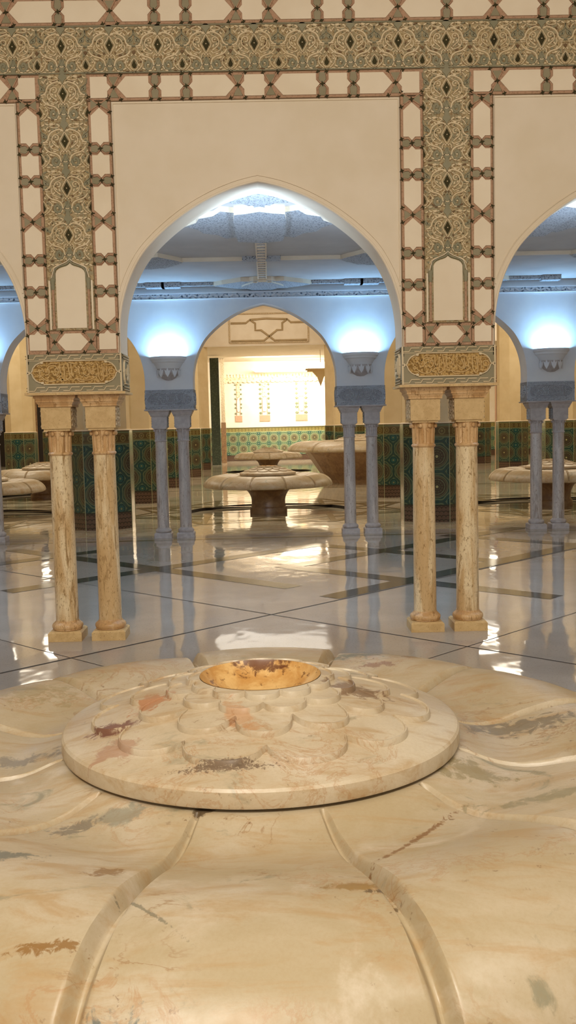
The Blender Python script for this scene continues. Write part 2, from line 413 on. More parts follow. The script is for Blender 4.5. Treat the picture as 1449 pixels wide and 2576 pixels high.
# ------------------------------------------------------------------ near wall ornament
YF = Y1-TW
UW, UH = .348, .333
def unit(mb, cx, cz, half_top=1.0, clip=None):
    """one arabesque unit, 0 cream 1 sage 2 brown 3 dark"""
    def tr(p, s=1): return (cx+s*p[0]*UW, cz+p[1]*UH)
    def ok(pts): return clip is None or all(clip(*p) for p in pts)
    def rib(pts, w, mi=0, h=.008, n=4, taper=False):
        c = cr(pts, n); w *= 1.15
        for s in (1, -1):
            q = [tr(p, s) for p in c]
            if ok(q): mb.ribbon(q, w, YF-.005-h, YF-.004, mi, taper=taper)
    def blob(pts, mi, h=.006, both=True):
        for s in ((1, -1) if both else (1,)):
            q = [tr(p, s) for p in pts]
            if ok(q): mb.prism(q, YF-.005-h, YF-.004, mi)
    # central diamond and frame
    blob([(0, .22), (.072, .08), (0, -.06), (-.072, .08)], 3, .006, False)
    blob(star(0, .08, .016, .008, 4), 0, .012, False)
    rib([(0, .285), (.05, .19), (.105, .08), (.06, -.02), (0, -.13)], .008)
    # heart and neck
    blob([(0, .30), (.03, .36), (.085, .42), (.07, .48), (.03, .5), (0, .5), (-.03, .5), (-.07, .48), (-.085, .42), (-.03, .36)], 1, .007, False)
    rib([(.02, .29), (.1, .335), (.2, .31), (.29, .255), (.335, .18), (.35, .12), (.40, .07), (.46, .055)], .013)
    rib([(.43, -.03), (.385, -.10), (.30, -.15), (.20, -.18), (.125, -.24), (.10, -.31), (.085, -.37)], .013)
    rib([(.12, -.30), (.15, -.39), (.21, -.43), (.265, -.39), (.26, -.31), (.21, -.27), (.18, -.31), (.20, -.35)], .02, 1, .006)
    rib([(0, -.20), (.03, -.26), (.06, -.33), (.03, -.42)], .012, 1)
    blob([(0, -.18), (.045, -.22), (.03, -.34), (.045, -.5), (-.045, -.5), (-.03, -.34), (-.045, -.22)], 1, .005, False)
    rib([(.0, -.36), (.06, -.35), (.10, -.38), (.13, -.44)], .010)
    # palmette between units
    for s_ in (.43, .385): pass
    blob(ell(.455, .20, .028, .055, -.3), 1); blob(ell(.405, .17, .022, .045, -.9), 1)
    rib([(.5, .40), (.49, .31), (.46, .27), (.42, .24), (.385, .21), (.37, .16)], .009, 1)
    rib([(.5, .05), (.46, .08), (.42, .11)], .012, 1)
    blob([(.5, -.03), (.455, -.055), (.5, -.115)], 2, .008)
    blob([(.5, -.23), (.475, -.29), (.452, -.34), (.47, -.385), (.5, -.40)], 3, .009)
    rib([(.5, -.19), (.455, -.25), (.42, -.33), (.44, -.41), (.5, -.45)], .007)
    # scrolls
    rib([(.13, -.06), (.19, -.01), (.25, .05), (.265, .13), (.23, .2), (.17, .22), (.13, .18), (.145, .12), (.19, .115)], .0095)
    rib([(.10, .27), (.14, .25), (.17, .26)], .007)
    rib([(.30, .09), (.32, .02), (.28, -.06), (.2, -.1), (.13, -.12)], .008)
    rib([(.34, .02), (.40, .02), (.42, -.02)], .006)
    rib([(.05, -.11), (.10, -.16), (.09, -.22)], .008)
    rib([(.18, .45), (.28, .42), (.36, .36), (.40, .29)], .008)
    rib([(.09, .41), (.15, .37), (.24, .37), (.32, .40)], .008)
    rib([(.44, -.46), (.38, -.41), (.33, -.33), (.33, -.25), (.38, -.19)], .008)
    rib([(.33, -.20), (.27, -.22), (.22, -.22)], .009)
    lv = [(.13, .43, .035, .012, .5), (.17, .35, .035, .013, -.3), (.25, .33, .03, .012, .6), (.27, .45, .045, .013, -.2), (.36, .44, .04, .012, .4), (.44, .42, .035, .012, -.5),
          (.31, .30, .03, .011, -.9), (.41, .33, .03, .011, .9), (.06, .31, .03, .011, -.8), (.19, .17, .02, .01, .8), (.22, .07, .026, .012, .9), (.15, .04, .03, .012, 1.2), (.16, -.03, .03, .01, .3),
          (.27, -.02, .03, .012, -.7), (.37, .06, .02, .01, .1), (.22, -.13, .035, .012, .3), (.12, -.09, .028, .01, -.8), (.32, -.11, .03, .01, .8), (.30, -.2, .03, .011, -.1), (.38, -.15, .025, .01, -.6),
          (.31, -.28, .02, .01, 1.2), (.36, -.27, .02, .012, -.9), (.40, -.34, .025, .011, 1.0), (.30, -.42, .035, .012, .4), (.36, -.47, .04, .011, -.1), (.21, -.34, .016, .012, 0), (.17, -.46, .035, .011, -.2),
          (.07, -.44, .02, .011, .6), (.13, -.22, .02, .01, .9), (.03, -.14, .02, .01, 1.1), (.46, -.13, .025, .01, .9), (.43, .02, .02, .009, -.5), (.24, -.47, .03, .01, .1), (.47, -.48, .02, .009, 0)]
    for (x, z, a_, b_, an) in lv: blob(ell(x, z, a_*1.15, b_*1.4, an, 6), 0 if random.random() < .8 else (1 if random.random() < .5 else 2), .007)
    for (x, z) in [(.08, .36), (.22, .42), (.33, .34), (.16, .28), (.29, .17), (.24, .13), (.33, -.05), (.07, -.2), (.15, -.2), (.36, -.4), (.27, -.25), (.22, .0), (.39, .44), (.41, -.24)]:
        blob(ell(x, z, .013, .013, 0, 5), 3 if random.random() < .45 else 2, .002)
FR0, FR1 = 4.172, 4.505
MS = [M_crm, M_sage, M_brown, M_dark, M_tan]
# frieze
mb = MB(); mb.box(X0-3.9, X0+3.9, YF-.005, YF+.002, FR0, FR1, 4)
for k in range(-11, 12): unit(mb, X0+k*UW, (FR0+FR1)/2)
for z in (FR0+.004, FR1-.004): mb.box(X0-3.9, X0+3.9, YF-.012, YF-.004, z-.004, z+.004, 1)
struct(mb.build('arabesque_frieze', MS, wall1))
# pier strips with ogee niche
def ogee(u):   # niche outline: half width .105, springing 2.73, tip 2.83, u = |x|
    if u > .112: return 2.70
    return 2.764+float(np.interp(u, [0, .012, .03, .05, .08, .098, .106, .112], [.066, .054, .044, .039, .028, .014, 0, -.02]))
NICHE = [(-.108, 2.36)]+[(-.108+.216*i/24, ogee(abs(-.108+.216*i/24))) for i in range(25)]+[(.108, 2.36)]
for k, px in enumerate([-1.5, -.5, .5, 1.5]):
    cx = X0+px*B
    mb = MB(); mb.box(cx-.170, cx+.170, YF-.005, YF+.002, 2.345, FR0, 4)
    cl = lambda x, z, cx=cx: not (abs(x-cx) < .150 and z < ogee(min(abs(x-cx), .112))+.008 or (z < 2.745)) and abs(x-cx) < .170
    for j in range(5): unit(mb, cx, FR0-UH*(j+.5), clip=None if j < 3 else cl)
    struct(mb.build('arabesque_strip', MS, wall1))
    mb = MB(); mb.prism([(cx+x, z) for x, z in NICHE], YF-.009, YF-.004, 0)
    mb.ribbon([(cx-.118, 2.70)]+[(cx+x*1.07, z+.012) for x, z in NICHE[1:-1]]+[(cx+.118, 2.70)], .014, YF-.018, YF-.004, 1)
    mb.ribbon([(cx-.145, 2.70)]+[(cx+x*1.30, z+.032-.25*abs(x)) for x, z in NICHE[3:-3]]+[(cx+.145, 2.70)], .008, YF-.016, YF-.004, 0)
    for s in (-1, 1):
        mb.box(cx+s*.155-.006, cx+s*.155+.006, YF-.012, YF-.004, 2.35, 2.705, 0)
    struct(mb.build('blind_niche', [M_white, M_sage], wall1))
    for s in (-1, 1):
        mb = MB(); T = Matrix.Translation((cx+s*.131, YF-.010, 0))
        mb.lathe([(.014, 2.352), (.014, 2.372), (.009, 2.376), (.009, 2.64)], 10, 0, T)
        mb.lathe([(.011, 2.64), (.016, 2.665), (.013, 2.672), (.018, 2.70), (.018, 2.715), (.010, 2.725)], 10, 1, T)
        struct(mb.build('niche_colonnette', [M_pink, M_sage], wall1, smooth=40))

# cartouche borders ------------------------------------------------
def cartouche(name, horiz, fixed, nodes, half, caps, mw=.072):
    """a border strip: pink ground, sage knots at nodes, white cartouches between. nodes = [(pos, type)], type X or b; fixed = the strip's centre line"""
    def P(t, s): return (t, fixed+s) if horiz else (fixed+s, t)
    mb = MB(); a, b = caps; lo, hi = min(a, b), max(a, b)
    mb.prism([P(lo, -half), P(hi, -half), P(hi, half), P(lo, half)], YF-.004, YF+.002, 0)
    for s in (-1, 1):
        mb.ribbon([P(lo, s*(half-.003)), P(hi, s*(half-.003))], .007, YF-.007, YF-.003, 3)
    g = .016
    for pos, ty, *_ in nodes:
        L = .052 if ty == 'X' else .030
        for s in (-1, 1):
            if ty == 'X':
                mb.prism([P(pos-.008, s*.008), P(pos+.008, s*.008), P(pos+L*.62, s*(half-.026)), P(pos-L*.62, s*(half-.026))], YF-.010, YF-.003, 1)
                for q in (-1, 1): mb.ribbon([P(pos, 0), P(pos+q*L*.9, s*(half-.014))], .011, YF-.013, YF-.003, 0)
            else:
                mb.prism([P(pos-.006, s*.006), P(pos+.006, s*.006), P(pos+.026, s*.032), P(pos+.02, s*(half-.018)), P(pos-.02, s*(half-.018)), P(pos-.026, s*.032)], YF-.010, YF-.003, 1)
                for q in (-1, 1): mb.ribbon(cr([P(pos, 0), P(pos+q*.03, s*.025), P(pos+q*.026, s*(half-.02))], 4), .009, YF-.013, YF-.003, 0)
            for q in (-1, 1): mb.prism(star(*P(pos+q*L, s*(half-.012)), .018, .008, 4, .3), YF-.012, YF-.003, 2)
        mb.prism(star(*P(pos, 0), .021, .009, 4, .2), YF-.016, YF-.003, 2)
    struct(mb.build(name+'_border', [M_pink, M_grnk, M_dark, M_brown], wall1))
    pts = sorted(nodes, key=lambda q: q[0])
    w = half-.024
    segs = []
    ext = [(lo, 'end')]+[(p, t) for p, t in pts]+[(hi, 'end')]
    for (p0, t0), (p1, t1) in zip(ext[:-1], ext[1:]):
        L = p1-p0
        if L < .06: continue
        long_ = L > .245
        def end(p, t, sgn):
            if t == 'end': return [(p+sgn*.028, -w), (p+sgn*.028, w)]
            if t == 'X' and long_: return [(p+sgn*(.022+w*.9), -w), (p+sgn*.022, 0), (p+sgn*(.022+w*.9), w)]
            o = .046
            return [(p+sgn*o, -w), (p+sgn*o, -w*.38), (p+sgn*.020, 0), (p+sgn*o, w*.38), (p+sgn*o, w)]
        poly = end(p0, t0, 1)[::-1]+end(p1, t1, -1)
        pb = MB(); c = Vector((sum(q[0] for q in poly)/len(poly), 0))
        pb.prism([P(*q) for q in poly], YF-.012, YF-.003, 0)
        struct(pb.build('cartouche_panel', [M_white], wall1))
W1 = .0865
low = [(-1.755-.0, 'X'), (-1.025, 'X'), (-.726, 'b'), (-.499, 'b'), (-.125, 'X'), (.112, 'X'), (.488, 'b'), (.714, 'b'), (1.020, 'X'), (1.763, 'X'), (2.125, 'b'), (2.36, 'b'), (2.66, 'X'), (2.9, 'X'), (-2.06, 'b'), (-2.29, 'b'), (-2.66, 'X'), (-2.9, 'X')]
zc = (3.975+FR0)/2; hz = (FR0-3.975)/2
def seg(a, b): return [(X0+p, t) for p, t in low if a < p < b]
cartouche('lower_left', True, zc, seg(-3.9, -1.57), hz, (X0-3.9, X0-1.5*B/1.5*.0-1.3915-.170))
cartouche('lower_middle', True, zc, seg(-1.2, 1.2), hz, (X0-1.3915+.170, X0+1.3915-.170))
cartouche('lower_right', True, zc, seg(1.57, 3.9), hz, (X0+1.3915+.170, X0+3.9))
up = [(-1.776, 'X'), (-1.403, 'b'), (-1.033, 'X'), (-.716, 'b'), (-.488, 'b'), (-.127, 'X'), (.108, 'X'), (.461, 'b'), (.686, 'b'), (1.043, 'X'), (1.398, 'b'), (1.75, 'X'), (2.101, 'b'), (2.33, 'b'), (2.67, 'X'), (2.91, 'X'), (-2.09, 'b'), (-2.32, 'b'), (-2.68, 'X'), (-2.91, 'X')]
cartouche('upper', True, FR1+.0985, [(X0+p, t) for p, t in up], .0985, (X0-3.9, X0+3.9))
mb = MB(); mb.box(X0-3.9, X0+3.9, YF-.012, YF+.002, FR1+.197, FR1+.30, 1)
struct(mb.build('upper_moulding', [M_crm, M_sage], wall1))
vn = [(3.954, 'X'), (3.643, 'b'), (3.417, 'b'), (3.13, 'X'), (2.853, 'b'), (2.623, 'b'), (2.362, 'X')]
for px in (-1.5, -.5, .5, 1.5):
    for s in (-1, 1):
        cartouche('pier', False, X0+px*B+s*(.170+.0865), [(z, t) for z, t in vn], .0865, (2.172, FR0 if abs(px) < 1 and False else 3.985))
    cx = X0+px*B
    cartouche('pier_foot', True, (2.172+2.345)/2, [(cx-.135, 'X'), (cx+.135, 'X')], .0865, (cx-.172, cx+.172))
# raised edge of the plain spandrel panels and archivolts
for b in (-1, 0, 1):
    cx = X0+b*B
    mb = MB(); o = arch_full(.045); i_ = arch_full()
    o = [p for p in o if p[1] > 2.17]; i_ = [p for p in i_ if p[1] > 2.17]
    n = min(len(o), len(i_))
    pts = [(cx+x, z) for x, z in o]
    mb.ribbon([(cx+x, z) for x, z in arch_full(.047) if abs(x) < 1.045], .008, YF-.008, YF+.001, 0)
    mb.ribbon([(cx+x, z) for x, z in arch_full(.010)], .020, YF-.006, YF+.001, 0)
    struct(mb.build('archivolt', M_plaster, wall1, smooth=40))
    mb = MB(); mb.ribbon([(cx-1.037, 2.62), (cx-1.037, 3.962), (cx+1.037, 3.962), (cx+1.037, 2.62)], .014, YF-.009, YF+.001)
    struct(mb.build('panel_moulding', M_white, wall1))

# inscription blocks -------------------------------------------------
STR = [[(412,190),(420,300),(436,400)],[(485,200),(490,330),(480,455),(530,440),(578,400),(565,300),(547,165)],[(600,180),(606,280),(622,370),(645,385)],
 [(120,400),(180,450),(280,470),(370,435),(425,375)],[(425,375),(436,310)],[(300,330),(330,372),(378,350),(392,290),(350,258),(335,300)],[(170,372),(228,352),(242,300),(222,250),(280,212),(350,228),(398,285)],
 [(185,330),(200,300)],[(690,410),(760,440),(860,447),(950,420),(1012,370)],[(728,265),(735,330),(745,350)],[(790,325),(845,372),(895,350),(885,285),(850,240)],[(908,230),(920,330),(960,350),(978,310),(962,250)],
 [(1040,180),(1044,300),(1048,380),(1090,455),(1132,420),(1122,300),(1106,180)],[(1176,210),(1186,300),(1190,390)],[(1222,290),(1240,340),(1300,345),(1318,300),(1285,262),(1240,262),(1222,290)],[(1300,345),(1290,400),(1235,425)],
 [(830,200),(890,172),(950,200)],[(230,192),(300,172),(380,180)],[(560,160),(640,175),(700,170)],[(640,440),(690,425),(740,470),(820,480)],[(350,440),(420,450),(440,480)],[(60,380),(85,360),(100,390),(70,410)],[(40,230),(90,200),(130,230)],[(110,300),(140,280),(150,320)],
 [(660,230),(700,250),(690,300),(650,310)],[(1200,200),(1260,190),(1300,215)],[(1000,460),(1060,480)],[(80,450),(130,440),(150,470)],[(760,180),(790,220),(770,260)],[(1140,230),(1150,300)],[(30,300),(60,320)]]
def relief(mb, cx, yf, k=1.):
    f = lambda p: (cx+(p[0]-650)*.000449, 2.036+(320-(p[1]+.0225*(p[0]-650)))*.000449)
    for st in STR: mb.ribbon([f(p) for p in cr(st, 5)], .0105, yf-.016, yf-.003, 1)
    for _ in range(70):
        x = random.uniform(-.29, .29); z = random.uniform(-.072, .072)
        if (abs(x) > .22 and abs(z) > .05): continue
        mb.prism(ell(cx+x, 2.036+z, random.uniform(.007, .014), .005, random.uniform(0, 3), 6), yf-.009, yf-.003, 1)
def cart_outline(cx, zc_, sx=1., sz=1.):
    q = [(-.225, .086), (.225, .086), (.236, .070), (.255, .072), (.283, .058), (.302, .035), (.312, .008), (.322, 0), (.312, -.008), (.302, -.035), (.283, -.058), (.255, -.072), (.236, -.070), (.225, -.086),
         (-.225, -.086), (-.236, -.070), (-.255, -.072), (-.283, -.058), (-.302, -.035), (-.312, -.008), (-.322, 0), (-.312, .008), (-.302, .035), (-.283, .058), (-.255, .072), (-.236, .070)]
    return [(cx+x*sx, zc_+z*sz) for x, z in q]
def inscription(px, yc, wall, mats, side_only=False):
    cx = X0+px*B; yf = yc-TW; hw = .3485
    mb = MB(); zc_ = 2.036
    mb.box(cx-hw-.004, cx+hw+.004, yf-.006, yc+TW+.006, 1.890, 2.172, 3)
    out = cart_outline(cx, zc_)
    mb.prism(out, yf-.008, yf-.004, 2)
    mb.ribbon(out, .012, yf-.020, yf-.004, 0, closed=True)
    for s in (-1, 1):
        mb.box(cx+s*(hw-.004)-.006, cx+s*(hw-.004)+.006, yf-.014, yf-.004, 1.892, 2.172, 0)
        mb.prism(star(cx+s*.333, zc_, .016, .008, 4), yf-.014, yf-.004, 0)
        for t in (-1, 1): mb.prism(ell(cx+s*.236, zc_+t*.074, .012, .009), yf-.022, yf-.004, 0)
    p = .0855
    for (lo, hi) in ((2.134, 2.160), (1.902, 1.928)):
        for i in range(8):
            x = cx-.342+i*p
            mb.ribbon([(x, lo), (x+.045, lo), (x+.062, hi), (x+.078+.045, hi)] if i < 7 else [(x, lo), (x+.045, lo), (x+.062, hi), (x+.082, hi)], .010, yf-.015, yf-.004, 0)
        mb.box(cx-hw, cx+hw, yf-.010, yf-.004, lo-.012, lo-.008, 0); 
    relief(mb, cx, yf)
    # side faces
    for s in (-1, 1):
        xs = cx+s*(hw+.004)
        T = Matrix.Translation((xs, yc, 0)) @ Matrix.Rotation(s*PI/2, 4, 'Z')
        o2 = [(x*.42, z_*1.0) for x, z_ in cart_outline(0, 0)]
        mb.prism([(x, zc_+z_) for x, z_ in o2], -.006, .0, 4, T)
        mb.ribbon([(x, zc_+z_) for x, z_ in o2], .012, -.014, 0, 0, T, closed=True)
        for st in STR[8:13]: mb.ribbon([((q[0]-900)*.0003, zc_+(320-q[1])*.00045) for q in cr(st, 4)], .012, -.016, -.004, 0, T)
        for z in (1.905, 1.925, 2.14, 2.160): mb.ribbon([(-.168, z), (.168, z)], .008, -.010, 0, 0, T)
    return struct(mb.build('inscription_band', mats, wall))
for px in (-1.5, -.5, .5, 1.5): inscription(px, Y1, wall1, [M_crm, M_goldr, M_gold, M_grnk, M_sage])
gr = [M_carve, M_carve, mk_plaster('mid_grey_stucco', '8f8f92', '7f8085'), mk_plaster('blue_grey_stucco', 'a3a5aa', '96989e'), M_carve]  # darker grey cartouche ground, paler blue-grey block
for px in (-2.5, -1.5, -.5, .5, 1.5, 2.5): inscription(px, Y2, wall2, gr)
for wall, yc, pxs in ((wall1, Y1, (-1.5, -.5, .5, 1.5)), (wall2, Y2, (-2.5, -1.5, -.5, .5, 1.5, 2.5))):
    for px in pxs:
        cx = X0+px*B; mb = MB()
        mb.box(cx-.372, cx+.372, yc-TW-.022, yc+TW+.022, 1.872, 1.890)
        struct(mb.build('stone_ledge', M_block if yc == Y1 else M_greycap, wall))

# ------------------------------------------------------------------ marble columns
def make_column(name, m_shaft, m_cap, m_block, m_side):
    root = empty(name)
    mb = MB(); mb.frustum(.128, 0, .128, .062); mb.frustum(.128, .062, .116, .076); mb.build('plinth', m_block, root)
    mb = MB(); pr = [(.100, .074), (.112, .080)]+[(.100+.019*math.cos(t), .104+.024*math.sin(t)) for t in np.linspace(-1.0, 1.2, 8)]+[(.096, .136), (.091, .142), (.088, .150)]
    mb.lathe(pr, 40); mb.build('base_torus', m_cap, root, smooth=45)
    mb = MB(); mb.lathe([(.0875, .148), (.0865, .5), (.0845, 1.0), (.0815, 1.425)], 40); mb.build('shaft', m_shaft, root, smooth=45)
    mb = MB(); mb.lathe([(.083, 1.418), (.090, 1.424), (.0935, 1.432), (.090, 1.440), (.083, 1.446)], 40)
    fl = lambda j, a: 1 if j in (0, 7, 8) else 1-.12*max(0, math.cos(a*14))**.5 if math.cos(a*14) > 0 else 1
    mb.lathe([(.083, 1.444), (.0845, 1.452), (.0850, 1.47), (.0855, 1.50), (.0862, 1.53), (.0875, 1.555), (.088, 1.562), (.086, 1.57), (.090, 1.60), (.09, 1.618)], 84, flute=fl)
    cap = mb.build('fluted_capital', m_cap, root, smooth=35)
    for k in range(8):
        a = k*PI/4+PI/8; mb = MB()
        T = Matrix.Translation((.096*math.cos(a), .096*math.sin(a), 1.583)) @ Matrix.Rotation(a-PI/2, 4, 'Z') @ Matrix.Rotation(PI/2, 4, 'X')
        mb.lathe([(.0, -.011), (.011, -.011), (.017, -.005), (.017, .005), (.011, .011), (0, .011)], 12, 0, T, cap=False); mb.build('volute', m_cap, cap, smooth=50)
    mb = MB(); mb.frustum(.098, 1.606, .098, 1.624); mb.frustum(.111, 1.622, .113, 1.790)
    blk = mb.build('impost_block', m_block, root)
    for s in (-1, 1):
        mb = MB()
        for i, z in enumerate((1.65, 1.69, 1.73, 1.765)):
            T = Matrix.Translation((s*.112, 0, z)) @ Matrix.Rotation(s*PI/2, 4, 'Z')
            for x in (-.06, 0, .06): mb.prism(star(x, 0, .022, .015, 5, .3), -.005, .002, 0, T)
            mb.ribbon(cr([(-.1, -.012), (-.05, .014), (0, -.012), (.05, .014), (.1, -.012)], 4), .010, -.007, 0, 0, T)
        mb.build('carved_relief', m_side, blk)
    mb = MB(); mb.frustum(.126, 1.786, .128, 1.798); mb.frustum(.124, 1.798, .138, 1.822); mb.frustum(.142, 1.822, .143, 1.832); mb.frustum(.139, 1.832, .150, 1.850); mb.frustum(.155, 1.850, .156, 1.873)
    mb.build('moulded_abacus', m_cap, root)
    return root
c1 = make_column('marble_column', M_trav, M_cap, M_block, M_carve3)
c2 = make_column('marble_column', M_trav2, M_greycap, M_greycap, M_carve)
lab1 = ['outer honey travertine column of the left pair, dark chips on its plinth', 'honey travertine column with strong brown vein, inner one of the pair left of the fountain',
        'smooth honey travertine column, inner one of the pair right of the fountain', 'honey travertine column with small red-brown pits, outer one of the pair right of the fountain']
first = True
for i, x in enumerate((-.5*B-S/2, -.5*B+S/2, .5*B-S/2, .5*B+S/2)):
    c = c1 if i == 0 else copy_tree(c1, (0, 0, 0)); c.location = (X0+x, Y1, 0)
    tag(c, lab1[i], 'column', 'front arcade columns', 'thing')
for x in (-1.5*B-S/2, -1.5*B+S/2, 1.5*B-S/2, 1.5*B+S/2):
    mb = MB(); mb.lathe([(.12, 0), (.12, .08), (.086, .15), (.083, 1.44), (.09, 1.6), (.12, 1.62), (.12, 1.79), (.15, 1.873)], 24)
    struct(mb.build('arcade_support', M_trav, None, smooth=40, loc=(X0+x, Y1, 0)))
far = [(-1.5*B+S/2, 'grey marble column cut by the left picture edge, behind the honey columns'),
       (-.5*B-S/2, 'slim grey-brown column just right of the left tiled pillar, outer of its pair'), (-.5*B+S/2, 'slim grey-brown marble column left of the middle lotus fountain, inner of its pair'),
       (.5*B-S/2, 'slim grey column in front of the big raised basin, inner of its pair'), (.5*B+S/2, 'slim grey column between the big raised basin and a tiled pillar'),
       (1.5*B-S/2, 'speckled grey column crossing the bowl of the lotus fountain at the right edge'), (1.5*B+S/2, 'speckled grey column at the right edge, outer of its pair')]
for i, (x, lb) in enumerate(far):
    c = c2 if i == 0 else copy_tree(c2, (0, 0, 0)); c.location = (X0+x, Y2, 0)
    tag(c, lb, 'column', 'second arcade columns', 'thing')
for x in (-2.5*B-S/2, -2.5*B+S/2, -1.5*B-S/2, 2.5*B-S/2, 2.5*B+S/2):
    mb = MB(); mb.lathe([(.12, 0), (.12, .08), (.086, .15), (.083, 1.44), (.09, 1.6), (.12, 1.62), (.12, 1.79), (.15, 1.873)], 24)
    struct(mb.build('arcade_support', M_trav2, None, smooth=40, loc=(X0+x, Y2, 0)))

# ------------------------------------------------------------------ aisle ceiling, cornice, sconces
ZC = 3.64
mb = MB(); mb.box(X0-4.6, X0+4.6, Y1+TW, Y2-TW, ZC, ZC+.12); ceil2 = struct(mb.build('ceiling', M_ceil))
def plate(mb, pts, x, y, t=.05, mi=0, side=1):
    """polygon (dx, dy) hanging t below the ceiling"""
    n = len(pts); vs = [(x+a, y+b, ZC-t) for a, b in pts]+[(x+a, y+b, ZC+.002) for a, b in pts]
    mb.add(vs, [tuple(range(n-1, -1, -1))], mi); mb.add(vs, [(i, (i+1) % n, n+(i+1) % n, n+i) for i in range(n)], side)
def sym(h): # quarter outline -> full
    q = h+[(x, -y) for x, y in reversed(h) if abs(y) > 1e-6]; return q+[(-x, y) for x, y in reversed(q) if abs(x) > 1e-6]
big = sym([(0, .76), (.14, .74), (.20, .66), (.30, .70), (.42, .50), (.56, .34), (.60, .20), (.68, .14), (.72, 0)])
med = sym([(0, .46), (.10, .45), (.15, .38), (.24, .41), (.36, .26), (.46, .15), (.52, .06), (.56, 0)])
for b in (-1, 0, 1):
    cx = X0+b*B
    for (shape, y, nm) in ((big, 9.95, 'ceiling_medallion'), ([(p*.95, q*.62) for p, q in med], 8.70, 'ceiling_medallion'), ([(p*1.25, q*.95) for p, q in med], 14.0, 'ceiling_medallion')):
        mb = MB(); sh = [(p, q) for p, q in shape]
        if y == 14.0: sh = [(p, min(q, .40)) for p, q in sh]
        if y == 8.70: sh = [(p, max(q, -.27)) for p, q in sh]
        if y == 9.95:
            plate(mb, [(0, .78), (.12, .70), (.235, .66), (.25, .40), (.25, -.40), (.235, -.66), (.12, -.70), (0, -.78), (-.12, -.70), (-.235, -.66), (-.25, -.40), (-.25, .40), (-.235, .66), (-.12, .70)], cx, y, .085, 0, 1)
            for s in (1, -1):
                plate(mb, [(s*p, q) for p, q in [(.10, .5), (.26, .60), (.36, .66), (.44, .46), (.58, .36), (.62, .17), (.74, 0), (.62, -.17), (.58, -.36), (.44, -.46), (.36, -.66), (.26, -.60), (.10, -.5)]][::s], cx, y, .05, 0, 1)
        else:
            plate(mb, [(p*.98, q*.98) for p, q in sh], cx, y, .06, 0, 1)
            plate(mb, [(p*.42, q*.99) for p, q in sh], cx, y, .08, 0, 1)
        struct(mb.build(nm, [M_carve, M_white], ceil2))
    for s in (-.5,):
        mb = MB(); plate(mb, [(p*.8, q) for p, q in med], cx+s*B, 12.05, .05, 0, 1); struct(mb.build('ceiling_medallion', [M_carve, M_white], ceil2))
    if b == 1:
        mb = MB(); plate(mb, [(p*.8, q) for p, q in med], cx+.5*B, 12.05, .05, 0, 1); struct(mb.build('ceiling_medallion', [M_carve, M_white], ceil2))
    mb = MB(); mb.box(cx-.055, cx+.055, 10.7, 13.6, ZC-.025, ZC+.001, 0)
    for s in (-1, 1): mb.box(cx+s*.055-.008, cx+s*.055+.008, 10.7, 13.6, ZC-.04, ZC+.001, 1)
    for k in range(16): mb.box(cx-.05, cx+.05, 10.8+k*.18, 10.86+k*.18, ZC-.036, ZC-.02, 1)
    mb.box(cx-.05, cx+.05, 8.86, 9.22, ZC-.04, ZC+.001, 0)
    struct(mb.build('ceiling_rib', [M_carve, M_white], ceil2))
    for s in (-1, 1):
        x0, x1 = (cx+.06, cx+.95) if s > 0 else (cx-.95, cx-.06)
        mb = MB(); mb.box(x0, x1, 12.02, 12.08, ZC-.04, ZC+.001, 0)
        xn = cx+s*.14; mb.box(xn-.09, xn+.09, 11.98, 12.12, ZC-.045, ZC+.001, 1)
        struct(mb.build('ceiling_rail', [M_white, M_carve], ceil2))
    for s in (-1, 1):
        x0, x1 = (cx+.66, cx+B/2) if s > 0 else (cx-B/2, cx-.66)
        mb = MB(); mb.box(x0, x1, 14.0, 14.07, ZC-.05, ZC+.001, 1); xa = cx+s*1.28; mb.box(xa-.13, xa+.13, 13.95, 14.12, ZC-.07, ZC+.001, 1)
        struct(mb.build('ceiling_rail', [M_white, M_carve], ceil2))
mb = MB(); yf = Y2-TW
mb.box(X0-4.6, X0+4.6, yf-.05, yf+.001, 3.455, 3.465, 1); mb.box(X0-4.6, X0+4.6, yf-.03, yf+.001, 3.465, 3.53, 0); mb.box(X0-4.6, X0+4.6, yf-.07, yf+.001, 3.53, 3.55, 1)
for k in range(120):
    x = X0-4.5+k*.075; mb.prism(ell(x, 3.497, .036, .012, .5*(-1)**k, 8), yf-.045, yf-.02, 1)
struct(mb.build('cornice', [M_carve2, M_aisle], wall2))

